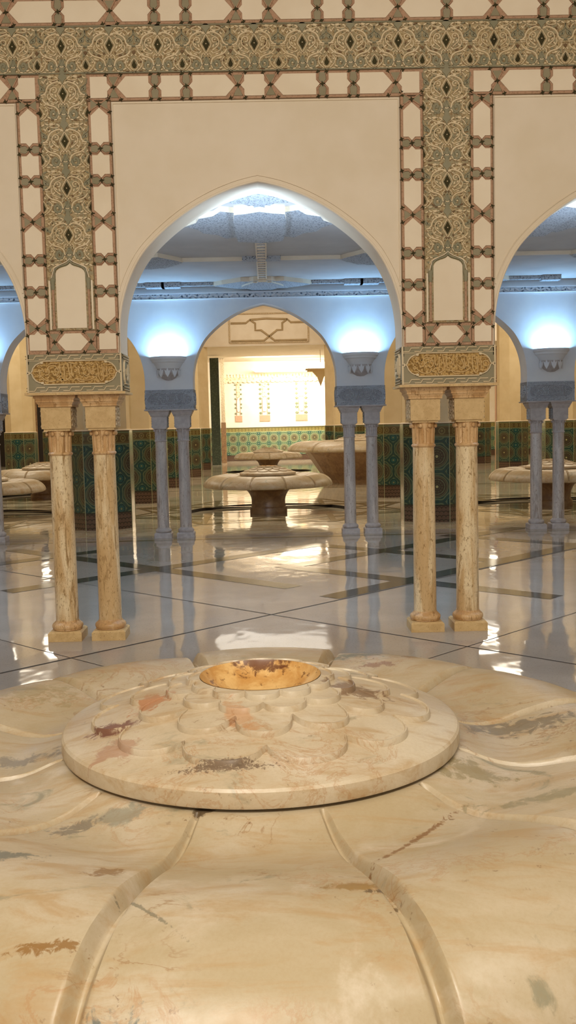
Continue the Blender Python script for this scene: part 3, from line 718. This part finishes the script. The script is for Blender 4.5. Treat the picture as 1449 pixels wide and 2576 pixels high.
def make_sconce(mat, yf, sgn=-1):
    root = empty('wall_sconce')
    def half(prof, n=28): 
        mb = MB(); mb.lathe(prof, n, a0=PI, a1=2*PI, cap=False); return mb
    p = [(.262, .305), (.262, .330), (.250, .332), (.245, .300), (.10, .16)]
    mb = half([(.10, .16), (.162, .165), (.168, .175), (.186, .205), (.205, .235), (.215, .25), (.232, .256), (.240, .285), (.255, .292), (.262, .305), (.262, .335), (.246, .335), (.244, .300), (.12, .20), (.0, .19)])
    mb.build('bowl', M_aisle, root, smooth=40)
    mb = MB()
    fl = lambda j, a: 1+.05*abs(math.sin(a*6))
    mb.lathe([(.0, 0), (.05, .006), (.10, .035), (.14, .08), (.158, .13), (.16, .165)], 60, a0=PI, a1=2*PI, cap=False, flute=fl)
    mb.build('leaf_cup', M_greycap, root, smooth=40)
    for k in range(5):
        a = PI+PI*(k+.5)/5; mb = MB()
        T = Matrix.Translation((.165*math.cos(a), .165*math.sin(a), .10)) @ Matrix.Rotation(a+PI/2, 4, 'Z')
        mb.prism([(-.045, .05), (-.03, -.01), (0, -.06), (.03, -.01), (.045, .05), (.02, .03), (0, .075), (-.02, .03)], -.008, .01, 0, T); mb.build('leaf', M_aisle, root)
    mb = MB(); T = Matrix.Translation((0, -.11, .285)) @ Matrix.Rotation(PI/2, 4, 'Y'); mb.lathe([(.012, -.12), (.012, .12)], 10, 0, T); mb.build('lamp_tube', M_lampb, root, smooth=50)
    return root
sc0 = make_sconce(M_greycap, 0)
def blue(x, y, z, tilt, e, colr=(.30, .62, 1.)):  # serves the wall sconces and the added aisle fill
    l = bpy.data.lights.new('sconce_or_fill_light', 'AREA'); l.shape = 'RECTANGLE'; l.size = .30; l.size_y = .08; l.energy = e; l.color = colr
    o = bpy.data.objects.new('sconce_or_fill_light', l); COL.objects.link(o); o.location = (x, y, z); o.rotation_euler = (PI+tilt, 0, 0); return o
SC_E = 26
slabels = {-1.5: 'half-bowl uplight sconce high on the pale wall at the left picture edge', -.5: 'half-bowl leaf-footed uplight sconce on the blue-lit wall above the left grey column pair',
           .5: 'half-bowl leaf-footed uplight sconce on the blue-lit wall above the middle-right grey column pair', 1.5: 'half-bowl uplight sconce on the blue-lit wall above the right-edge grey columns'}
firsts = True
for px in (-.5, .5, 1.5):
    c = sc0 if firsts else copy_tree(sc0, (0, 0, 0)); firsts = False
    c.location = (X0+px*B, Y2-TW, 2.305); tag(c, slabels[px], 'wall lamp', 'uplight sconces')
for px in (-1.5, -.5, .5, 1.5): blue(X0+px*B, Y2-TW-.13, 2.60, .0, SC_E*.85)
for px in (-1.5, -.5, .5, 1.5):     # unseen bowls with stronger fill lamps, added to brighten the aisle
    mb = MB(); mb.lathe([(.0, 0), (.10, .03), (.16, .13), (.20, .2), (.262, .30), (.262, .335), (.244, .335), (.12, .2), (0, .19)], 28, a0=0, a1=PI, cap=False)
    struct(mb.build('added_uplight_bowl', M_greycap, wall1, smooth=40, loc=(X0+px*B, Y1+TW, 2.305)))
    blue(X0+px*B, Y1+TW+.13, 2.60, -.12, SC_E*6.2, (.56, .76, 1.))

# ------------------------------------------------------------------ lotus fountains
CXF, CYF = -.04, 2.69
def basin_mesh():
    prof = [(.50,.732),(.545,.735),(.575,.727),(.62,.712),(.68,.703),(.75,.710),(.82,.728),(.89,.743),(.95,.750),(1.0,.748),(1.06,.737),(1.115,.715),(1.165,.684),(1.205,.647),(1.235,.604),(1.25,.562),(1.242,.532),(1.205,.518),(1.10,.516),(.9,.516),(.45,.516)]
    prof = cr(prof, 2); offs = [0, .15, .3, .5, .7, .9, 1.1, 1.3, 1.6, 2.0, 3, 4, 6, 8.5, 11, 13.]
    A = []
    for k in range(12):
        g = 15+30*k
        A += sorted([g-o for o in offs[1:]]+[g+o for o in offs]+[g+15])
    A = sorted(set(round(a, 4) for a in A)); n = len(A); m = len(prof); V = []
    lev = {6: .014}
    for j, (r, z) in enumerate(prof):
        a = prof[max(0, j-1)]; b = prof[min(m-1, j+1)]; d = Vector((b[0]-a[0], b[1]-a[1])).normalized(); nr, nz = d.y*-1, d.x
        nr, nz = -d.y, d.x                       # outward normal of an outward-going profile: up
        t = j/(m-1); under = j > m*.82
        w = min(.024, .010+.022*max(0, (r-.56)/.5)); dep = 0 if (r < .555 or under) else min(.034, .012+.030*max(0, (r-.56)/.4))
        for ang in A:
            k = int(((ang+15) % 360)//30); loc = ((ang+15) % 30)-15      # angle from the petal middle
            s = (15-abs(loc))*PI/180*r
            q = max(0, 1-s/w); h = -dep*min(1, q*1.25)
            if not under: h -= .010*(abs(loc)/15)**2*min(1, max(0, (r-.6)/.3))
            up = lev.get(k, 0)*min(1, max(0, (r-.56)/.25))*(1 if z > .6 else .5) if j < m*.8 else 0
            if s < w*.5: up *= .55
            rr = r+nr*h; zz = z+nz*h+up
            a_ = math.radians(ang); V.append((rr*math.sin(a_), -rr*math.cos(a_), zz))
    F = [(j*n+i, j*n+(i+1) % n, (j+1)*n+(i+1) % n, (j+1)*n+i) for j in range(m-1) for i in range(n)]
    F = [f[::-1] for f in F]
    mb = MB(); mb.add(V, [f[::-1] for f in F]); return mb
def dome_mesh():
    rows = [(.175, .207, 17), (.218, .266, 2), (.268, .362, 17), (.388, .468, 2)]   # cusp r, tip r, cusp angle
    per = 26; nA = 12*per; h = .0115; V = []; n = nA; rings = None
    zb = lambda r: np.interp(r, [.16, .165, .2, .26, .36, .46, .53], [.916-4*h, .916-4*h, .905-3.6*h, .887-2.6*h, .856-1.5*h, .822-.6*h, .793])
    for i in range(nA):
        ang = 30*12*i/nA; col = []
        def push(r, z): col.append((r, z))
        lv = 4; push(.165, float(zb(.165))+4*h-.008); push(.169, float(zb(.169))+4*h)
        prev = .169
        for (c_, t_, a0) in rows:
            x = ((ang-a0) % 30)/30; lob = (max(0, 1-abs(2*x-1)**2.4))**.62
            R = c_+(t_-c_)*lob
            for q in (.25, .5, .75): r = prev+(R-.010-prev)*q; push(r, float(zb(r))+lv*h)
            push(R-.0095, float(zb(R))+lv*h+.0004); push(R-.007, float(zb(R))+lv*h+.0045); push(R-.003, float(zb(R))+lv*h+.0045); push(R-.0006, float(zb(R))+lv*h-.001); lv -= 1
            push(R+.0005, float(zb(R))+lv*h); push(R+.004, float(zb(R))+lv*h-.0008); prev = R+.006
        for q in (.2, .4, .6, .8): r = prev+(.532-prev)*q; push(r, float(zb(r)))
        push(.532, .7935); push(.540, .790); push(.545, .783); push(.546, .752); push(.543, .744); push(.50, .742); push(.3, .742)
        a_ = math.radians(ang); V.append([(r*math.sin(a_), -r*math.cos(a_), z) for r, z in col])
    m = len(V[0]); vs = [p for c in V for p in c]
    F = [(i*m+j, ((i+1) % n)*m+j, ((i+1) % n)*m+j+1, i*m+j+1) for i in range(n) for j in range(m-1)]
    mb = MB(); mb.add(vs, [f[::-1] for f in F]); return mb
def make_fountain():
    root = empty('lotus_fountain')
    basin_mesh().build('petal_basin', M_marble, root, smooth=38)
    dome = dome_mesh().build('scale_dome', M_dome, root, smooth=28)
    mb = MB(); mb.lathe([(0, .845), (.05, .846), (.10, .857), (.135, .878), (.155, .900), (.165, .912), (.168, .9165)], 64, cap=False); bowl = mb.build('spout_bowl', M_bowl, dome, smooth=40)
    mb = MB(); T = Matrix.Translation((.02, 0, .8485)); mb.lathe([(.0, 0), (.018, 0), (.022, .003), (.022, -.004)], 16, 0, T, cap=False); mb.build('drain', M_stain, dome, smooth=30)
    mb = MB(); mb.lathe([(.36, .0), (.36, .11), (.352, .125), (.335, .135), (.325, .16), (.325, .26), (.338, .32), (.36, .37), (.39, .42), (.43, .46), (.48, .495), (.525, .515), (.525, .53)], 56)
    mb.build('pedestal', M_ped, root, smooth=35)
    return root
f0 = make_fountain(); f0.location = (CXF, CYF, 0); f0.rotation_euler = (0, 0, 0)
tag(f0, 'large veined cream marble lotus fountain with overlapping scale dome, close to the viewer', 'fountain')
FY = CYF+.0
yA = 19.05
fs_ = [((X0, yA, -.06), .0, 1, 'round marble lotus fountain centred in the second arch, on brown flared pedestal'),
       ((X0+LP, yA, -.06), .2, 1, 'marble lotus fountain behind the speckled grey columns at the right picture edge'),
       ((X0-LP, yA, -.06), .35, 1, 'marble lotus fountain cut by the left edge, its rim ending at the outer honey column'),
       ((X0-LP, yA+LP, -.06), .1, 1, 'lotus fountain partly hidden by the outer honey column, farther of two at the edge'),
       ((X0, yA+3*LP, -.06), .3, 1, 'small pale lotus fountain far back, seen just above the middle fountain')]
for loc, rz, s, lb in fs_:
    c = copy_tree(f0, loc, rz); c['label'] = lb; c['group'] = 'lotus fountains in the hall'
# the big raised basin
def make_big(loc, label):
    root = empty('raised_basin', loc)
    b = basin_mesh(); b.v = [(x*1.72, y*1.72, .92+(z-.545)*1.25) for x, y, z in b.v]; b.build('petal_basin', M_marble, root, smooth=38)
    d = dome_mesh(); d.v = [(x*1.5, y*1.5, 1.14+(z-.745)*1.2) for x, y, z in d.v]; d.build('scale_dome', M_dome, root, smooth=28)
    mb = MB(); mb.lathe([(1.10, 0), (1.12, .10), (1.20, .22), (1.40, .52), (1.58, .78), (1.70, .92), (1.70, .95)], 16); mb.build('conical_body', M_ped, root)
    mb = MB(); mb.lathe([(1.68, .90), (1.76, .915), (1.76, .945), (1.68, .95)], 48, cap=False); mb.build('moulding', M_marble, root, smooth=40)
    return tag(root, label, 'fountain', 'raised basins')
make_big((X0+2.70, 27.9, 0), 'big raised marble basin with tapering brown body behind the middle-right grey columns')

# ------------------------------------------------------------------ tiled pillars
def make_pillar():
    root = empty('tiled_pillar'); ap = .5; Rr = ap/math.cos(PI/8)
    def octo(R): return [(R*math.cos(PI/8+k*PI/4-PI/2), R*math.sin(PI/8+k*PI/4-PI/2)) for k in range(8)]
    mb = MB(); o = octo(Rr); L = 2*Rr*math.sin(PI/8)
    for k in range(8):
        a, b = o[k], o[(k+1) % 8]; u0 = k*.49-L/2 if k % 2 == 0 else (k+.5)*.49-L/2
        mb.add([(*a, 0), (*b, 0), (*b, 1.6), (*a, 1.6)], [(0, 1, 2, 3)], 0, None, [[(u0, 0), (u0+L, 0), (u0+L, 1.6), (u0, 1.6)]])
    mb.build('zellige_dado', M_zel, root)
    mb = MB()
    for p in o:
        mb.lathe([(.008, 0), (.008, 1.6)], 8, 0, Matrix.Translation((p[0]*.992, p[1]*.992, 0)), cap=False)
    mb.build('corner_bead', M_edge, root, smooth=50)
    mb = MB()
    for (r0, z0, r1, z1) in ((Rr*1.0, 1.598, Rr*1.015, 1.606), (Rr*1.015, 1.606, Rr*.95, 1.622)):
        a, b = octo(r0), octo(r1); vs = [(*p, z0) for p in a]+[(*p, z1) for p in b]
        mb.add(vs, [(k, (k+1) % 8, 8+(k+1) % 8, 8+k) for k in range(8)]+[tuple(range(8, 16))])
    mb.build('ledge', M_white, root)
    a = octo(Rr*.92); mb = MB(); mb.add([(*p, 1.62) for p in a]+[(*p, 6.58) for p in a], [(k, (k+1) % 8, 8+(k+1) % 8, 8+k) for k in range(8)]+[tuple(range(8, 16))])
    mb.build('shaft', M_beige, root)
    return root
P0 = make_pillar()
grid = []
plab = {(-1, 0): 'octagonal pillar with dark green mosaic dado standing behind the left honey columns', (1, 0): 'octagonal pillar with dark green mosaic dado standing behind the right honey columns',
        (-1, 1): 'tiled octagonal pillar showing two brown rosettes, between the dark left pillar and grey columns', (1, 1): 'tiled octagonal pillar just behind the dark right pillar, beside the grey columns',
        (-1, 2): 'tiled pillar glimpsed between the two grey columns left of the middle fountain', (-1, 3): 'tiled pillar just right of the left grey column pair, lit pale green',
        (-1, 4): 'narrow far tiled pillar next to the tall dark green jamb', (1, 3): 'far tiled pillar seen between the grey columns behind the big raised basin', (1, 4): 'far pillar whose dark tiled dado rises behind the rim of the big raised basin',
        (-3, 3): 'tiled pillar at the far left, above the lotus fountain rims', (-3, 4): 'far tiled pillar mostly hidden behind the outer honey column',
        (3, 2): 'tiled pillar at the right picture edge behind the speckled grey columns', (3, 3): 'tiled pillar with two rows of rosettes behind the right-edge fountain, beside a carved jamb', (3, 4): 'far tiled pillar between the right honey columns and the carved jamb'}
firstp = True
for (i, j), lb in plab.items():
    c = P0 if firstp else copy_tree(P0, (0, 0, 0)); firstp = False
    c.location = (X0+i*2.74, 16.35+j*5.57, 0); c.rotation_euler = (0, 0, PI/4 if j % 2 else 0); tag(c, lb, 'pillar', 'tiled pillars of the hall', 'thing')

# ------------------------------------------------------------------ floor with sunken rings and inlay
from mathutils.geometry import delaunay_2d_cdt
rings = [((X0, yA), 1.56), ((X0+LP, yA), 1.56), ((X0-LP, yA), 1.56), ((X0-LP, yA+LP), 1.56), ((X0, yA+3*LP), 1.56)]
def floor_part(name, x0, x1, y0, y1, mat, holes):
    vs = [Vector(p) for p in ((x0, y0), (x1, y0), (x1, y1), (x0, y1))]; es = [(0, 1), (1, 2), (2, 3), (3, 0)]
    for (c, R) in holes:
        o = len(vs); n = 72
        vs += [Vector((c[0]+R*math.cos(2*PI*i/n), c[1]+R*math.sin(2*PI*i/n))) for i in range(n)]; es += [(o+i, o+(i+1) % n) for i in range(n)]
    v2, _, f2, *_ = delaunay_2d_cdt(vs, es, [], 1, 1e-5)
    fs = []
    for f in f2:
        c = sum((v2[i] for i in f), Vector((0, 0)))/len(f)
        if any((c-Vector(h[0])).length < h[1]*.999 for h in holes): continue
        fs.append(tuple(f))
    mb = MB(); mb.add([(p.x, p.y, 0) for p in v2], fs)
    for (c, R) in holes:
        mb.lathe([(R, 0), (R, -.062)], 72, 1, Matrix.Translation((c[0], c[1], 0)), cap=False)
        n = 72; mb.add([(c[0]+R*math.cos(2*PI*i/n), c[1]+R*math.sin(2*PI*i/n), -.06) for i in range(n)], [tuple(range(n))])
    return struct(mb.build(name, [mat, M_void]))
fl1 = floor_part('floor', -8, 8, -6, 14.8, M_floor, [])
fl2 = floor_part('floor_hall', -17, 17, 14.8, 48, M_floor2, rings)
def inlay(name, a, b, w, mat, par, z=.0015):
    d = Vector((b[0]-a[0], b[1]-a[1])).normalized()*w/2; q = Vector((-d.y, d.x)); mb = MB()
    mb.add([(a[0]+q.x, a[1]+q.y, z), (a[0]-q.x, a[1]-q.y, z), (b[0]-q.x, b[1]-q.y, z), (b[0]+q.x, b[1]+q.y, z)], [(0, 1, 2, 3)])
    return struct(mb.build(name, mat, par))
# diagonal grid: D = y-x, Sm = x+y
def pt(Sm, D): return ((Sm-D)/2, (Sm+D)/2)
CS, CD = 11.05, 11.12
for b in (-1.5, .5):
    px = X0+b*B
    pass
for (Sm, D0, D1) in ((9.93, 9.5, 17.), (11.35, 6.2, 11.1), (13.8, 8.4, 12.6), (16.45, 6.5, 11.5)): inlay('floor_band', pt(Sm, D0), pt(Sm, D1), .25, M_band, fl1, .0018)
for (D, S0, S1) in ((12.58, 7.2, 14.), (8.55, 9.6, 19.), (10.98, 11.2, 18.5), (15.4, 6., 11.)): inlay('floor_band', pt(S0, D), pt(S1, D), .25, M_band, fl1, .0022)
for Sm in (8.3, 5.45, 2.6): inlay('floor_seam', pt(Sm, -2), pt(Sm, 20), .017 if Sm > 8 else .008, M_joint, fl1, .0010)
for D in (8.33, 5.53, 2.7): inlay('floor_seam', pt(-2, D), pt(16, D), .022 if D > 8 else .008, M_joint, fl1, .0012)
inlay('floor_seam', (-7, 14.5), (7, 14.5), .012, M_joint, fl1, .0014)
# radiating olive inlays round the hall fountains
for k, (c, R) in enumerate(rings[:4]):
    mb = MB(); r = R+.75
    P8 = [(c[0]+r*1.25*math.cos(PI/8+i*PI/4), c[1]+r*1.25*math.sin(PI/8+i*PI/4)) for i in range(8)]
    for i in range(8):
        for st in (2, 3):
            a, b = Vector(P8[i]), Vector(P8[(i+st) % 8])
            # leave out what would cross the sunken ring
            d = (b-a); L = d.length; d.normalize(); f = Vector(c)-a; t = f.dot(d); dist = (f-d*t).length
            seg_ = [(0, L)] if dist >= R+.05 else [(0, t-math.sqrt((R+.05)**2-dist**2)), (t+math.sqrt((R+.05)**2-dist**2), L)]
            for s0, s1 in seg_:
                if s1-s0 < .05: continue
                p, q = a+d*s0, a+d*s1; w = Vector((-d.y, d.x))*.055
                mb.add([(p+w).to_tuple()+(.0014+.0004*st+.0001*i,), (p-w).to_tuple()+(.0014+.0004*st+.0001*i,), (q-w).to_tuple()+(.0014+.0004*st+.0001*i,), (q+w).to_tuple()+(.0014+.0004*st+.0001*i,)], [(0, 1, 2, 3)])
    struct(mb.build('star_inlay_pattern', M_tanband, fl2))
for y in (16.1, 21.9, 27.4, 33., 38.6):
    inlay('floor_band', (-16, y-1.9), (16, y-1.9), .14, M_tanband, fl2, .0011)

# ------------------------------------------------------------------ far hall shell
HZ = 6.6
mb = MB(); mb.box(-17, 17, Y2+TW, 48, HZ, HZ+.1); struct(mb.build('ceiling_hall', M_beige))
mb = MB(); mb.box(-17, 17, 47.5, 47.8, 0, HZ); wb = struct(mb.build('wall_back', M_plaster))
for nm, x in (('wall_left', -17.1), ('wall_right', 17)):
    mb = MB(); mb.box(x, x+.1, Y2, 48, 0, HZ); struct(mb.build(nm, M_beige))
# dado on the back wall
mb = MB()
def quad_uv(mb, x0, x1, y, z0, z1, mi=0): mb.add([(x0, y, z0), (x1, y, z0), (x1, y, z1), (x0, y, z1)], [(0, 1, 2, 3)], mi, None, [[(x0, z0-.0), (x1, z0), (x1, z1), (x0, z1)]])
quad_uv(mb, -17, 17, 47.46, 0, 1.6); mb.box(-17, 17, 47.40, 47.5, 1.6, 1.72, 1)
struct(mb.build('dado', [M_zelwall, M_plaster], wb))
# three ornate strips and the fringe on the lit wall
for (x, w) in ((-1.42, .34), (-.16, .50), (1.60, .56)):
    mb = MB(); y = 47.46
    mb.box(x-w/2, x+w/2, y, y+.05, 1.88, 2.17, 1)
    mb.box(x-w*.22, x+w*.22, y, y+.05, 3.05, 4.1, 0)
    for s in (-1, 1):
        for z in (2.28, 2.55, 2.72, 2.98, 3.2, 3.42, 3.64, 3.86): mb.prism(star(x+s*w*.40, z, w*.15, w*.07, 6), y, y+.05, 2)
        mb.box(x+s*w*.24-.015, x+s*w*.24+.015, y+.01, y+.05, 2.2, 3.0, 1)
    mb.prism([(x-w*.12, 2.35), (x+w*.12, 2.35), (x+w*.2, 2.45), (x+w*.2, 2.85), (x, 3.05), (x-w*.2, 2.85), (x-w*.2, 2.45)], y-.01, y+.05, 3)
    struct(mb.build('ornate_strip', [mk_carved('lit_carving', 'e9cfa6', 'c49a78', 9), M_pink, mk_plaster('faded_green_stucco', '7f8868', '727a5c'), M_white], wb))
mb = MB(); mb.box(-2.1, 3.3, 47.42, 47.5, 3.78, 4.10, 0)
for k in range(36): mb.box(-2.05+k*.15, -2.05+k*.15+.07, 47.38, 47.45, 3.98, 4.14, 1)
for k in range(24): mb.prism(ell(-2.0+k*.225, 3.78, .09, .05), 47.40, 47.45, 0)
struct(mb.build('fringe', [mk_carved('lit_fringe', 'ecd9b0', 'c8a880', 8), M_white], wb))
# lintel wall with star panel
mb = MB(); mb.box(-17, 17, 38.35, 38.75, 4.72, HZ); lw = struct(mb.build('wall_lintel', M_white))
mb = MB(); y = 38.35
mb.box(-17, 17, y-.03, y+.02, 4.72, 4.78, 2)
for a, b in (((-1.42, 4.85), (1.62, 4.85)), ((-1.42, 5.95), (1.62, 5.95)), ((-1.42, 4.85), (-1.42, 5.95)), ((1.62, 4.85), (1.62, 5.95))): mb.ribbon([a, b], .07, y-.03, y, 0)
c = .1
for pts in ([(-1.36, 4.92), (-.10, 4.92), (.42, 5.32), (.62, 5.32), (.62, 5.58), (.82, 5.72), (.95, 5.60), (1.5, 5.60)], [(1.56, 4.92), (.32, 4.92), (-.20, 5.32), (-.42, 5.32), (-.42, 5.58), (-.62, 5.72), (-.78, 5.60), (-1.36, 5.60)], [(-.62, 5.72), (0, 5.76), (.82, 5.72)]):
    mb.ribbon(pts, .085, y-.03, y, 1)
struct(mb.build('star_panel', [M_carve3, mk_plaster('bronze_stucco', 'b39c78', 'a38d69'), M_plaster], lw))
# ceiling over the back room with a lit cove and hanging bracket
mb = MB(); mb.box(-17, 17, 38.75, 47.5, 4.74, 4.84); struct(mb.build('ceiling_back', M_plaster))
mb = MB(); T = None
mb.prism([(-.55, 4.18), (3.4, 4.16), (3.4, 4.66), (-.75, 4.32)], 46.6, 46.7, 0)
tag(mb.build('cove_light', M_lampw), 'wedge-shaped glowing cove light above the fringe of the bright back wall', 'light')
root = empty('hanging_bracket', (2.2, 41, 3.84)); mb = MB()
mb.box(-.62, .40, -.3, .3, .06, .12); mb.box(-.55, .40, -.22, .22, .0, .06); mb.build('shelf', M_beige, root)
mb = MB(); mb.add([(-.34, -.2, 0), (.34, -.2, 0), (.34, .2, 0), (-.34, .2, 0), (-.14, -.1, -.22), (.14, -.1, -.22), (.14, .1, -.22), (-.14, .1, -.22), (0, 0, -.62)],
    [(0, 1, 5, 4), (1, 2, 6, 5), (2, 3, 7, 6), (3, 0, 4, 7), (4, 5, 8), (5, 6, 8), (6, 7, 8), (7, 4, 8), (3, 2, 1, 0)]); mb.build('drop', M_beige, root)
mb = MB(); mb.box(-.01, .01, -.01, .01, .12, .9); mb.build('hanger', M_beige, root)
tag(root, 'beige pointed bracket hanging in front of the bright back wall', 'bracket')
# tall dark green jamb and pale post beside it
mb = MB(); mb.box(-2.48, -2.10, 42.9, 43.2, 0, 4.62); tag(mb.build('tiled_jamb', M_slab), 'tall dark green tiled jamb beside the bright back wall', 'jamb')
mb = MB(); mb.box(-2.14, -1.96, 45.0, 45.2, 0, 4.72); mb.box(-2.16, -1.94, 44.98, 45.22, 0, 1.85, 1); struct(mb.build('trim_1', [M_carve3, M_ped]))
mb = MB(); mb.box(9.55, 9.85, 41.2, 41.5, 0, 4.72, 0)
for k in range(22):
    for s in (-1, 1): mb.prism(star(9.70+s*.07, .3+k*.2, .05, .02, 4), 41.17, 41.2, 1)
struct(mb.build('trim_2', [M_pink, M_brown]))
# dark doorways at the far left
for n_, (x0, x1) in enumerate(((-13.4, -12.2), (-11.0, -9.8))):
    mb = MB(); mb.box(x0, x1, 47.30, 47.38, 0, 4.2); mb.box(x0-.15, x0, 47.25, 47.38, 0, 4.35, 1); mb.box(x1, x1+.15, 47.25, 47.38, 0, 4.35, 1); mb.box(x0-.15, x1+.15, 47.25, 47.38, 4.2, 4.35, 1)
    struct(mb.build('door_%d' % (n_+1), [M_void, M_ped]))

# ------------------------------------------------------------------ near hall shell (behind and beside the viewer)
mb = MB(); mb.box(-8, 8, -6, Y1-TW, 6.0, 6.1); struct(mb.build('ceiling_near', M_plaster))
mb = MB(); mb.box(-8, 8, -6.1, -6, 0, 6); struct(mb.build('wall_rear', M_plaster))
for nm, x in (('wall_side_left', -8.1), ('wall_side_right', 8)):
    mb = MB(); mb.box(x, x+.1, -6, Y2, 0, 6); struct(mb.build(nm, M_plaster))

# ------------------------------------------------------------------ lights
def area(name, loc, size, e, col, rot=(0, 0, 0), sy=None):
    l = bpy.data.lights.new(name, 'AREA'); l.energy = e; l.color = col; l.size = size
    if sy: l.shape = 'RECTANGLE'; l.size_y = sy
    o = bpy.data.objects.new(name, l); COL.objects.link(o); o.location = loc; o.rotation_euler = rot; return o
WARM = (1., .93, .80)
area('near_ceiling_lamp', (-.9, -1.6, 5.4), 2.6, 300, WARM, (math.radians(38), 0, 0), 1.4)
area('near_ceiling_lamp', (2.6, .2, 5.6), 1.2, 75, WARM, (math.radians(15), 0, 0))
area('near_wall_lamp', (0.4, -4.6, 3.0), 1.8, 120, WARM, (math.radians(85), 0, 0), 1.4)
for x in (-8.3, 0, 8.3):
    for y in (19., 24.6, 30.2, 35.8):
        if x == 0 and y > 35:
            area('hall_ceiling_lamp', (X0, y, 6.4), 4., 75, (1., .92, .78)); continue
        area('hall_ceiling_lamp', (X0+x, y, 6.4), 2.4, 145, (1., .90, .72))
area('cove_lamp', (2.1, 46.3, 4.3), 2.2, 160, (1., .94, .82), (math.radians(15), 0, 0), .3)
area('back_room_lamp', (.6, 44.0, 4.6), 3.0, 560, (1., .94, .80), (math.radians(40), 0, 0), 1.)
for x in (-9, 9): area('side_room_lamp', (x, 43.5, 4.6), 2.5, 150, (1., .88, .66))

w = bpy.data.worlds.new('World'); sc.world = w; w.use_nodes = True
w.node_tree.nodes['Background'].inputs[0].default_value = (.5, .42, .32, 1); w.node_tree.nodes['Background'].inputs[1].default_value = .15

# ------------------------------------------------------------------ camera
f_px, pitch, yaw, roll = 2474.76, .0866, .0177, .0228
fw = Vector((math.sin(yaw)*math.cos(pitch), math.cos(yaw)*math.cos(pitch), -math.sin(pitch)))
r0 = Vector((math.cos(yaw), -math.sin(yaw), 0)); u0 = r0.cross(fw)
r = math.cos(roll)*r0-math.sin(roll)*u0; u = math.sin(roll)*r0+math.cos(roll)*u0
cam = bpy.data.cameras.new('camera'); co = bpy.data.objects.new('camera', cam); COL.objects.link(co)
co.matrix_world = Matrix(((r.x, u.x, -fw.x, 0), (r.y, u.y, -fw.y, 0), (r.z, u.z, -fw.z, 1.6), (0, 0, 0, 1)))
cam.sensor_fit = 'HORIZONTAL'; cam.sensor_width = 36; cam.lens = f_px/1449*36; cam.clip_end = 200; cam.clip_start = .05
sc.camera = co
vs_ = sc.view_settings; vs_.view_transform = 'Standard'; vs_.look = 'None'; vs_.gamma = 1; vs_.use_curve_mapping = False; vs_.exposure = 0.
sc.cycles.use_denoising = True; sc.cycles.max_bounces = 10; sc.cycles.diffuse_bounces = 5; sc.cycles.sample_clamp_indirect = 6
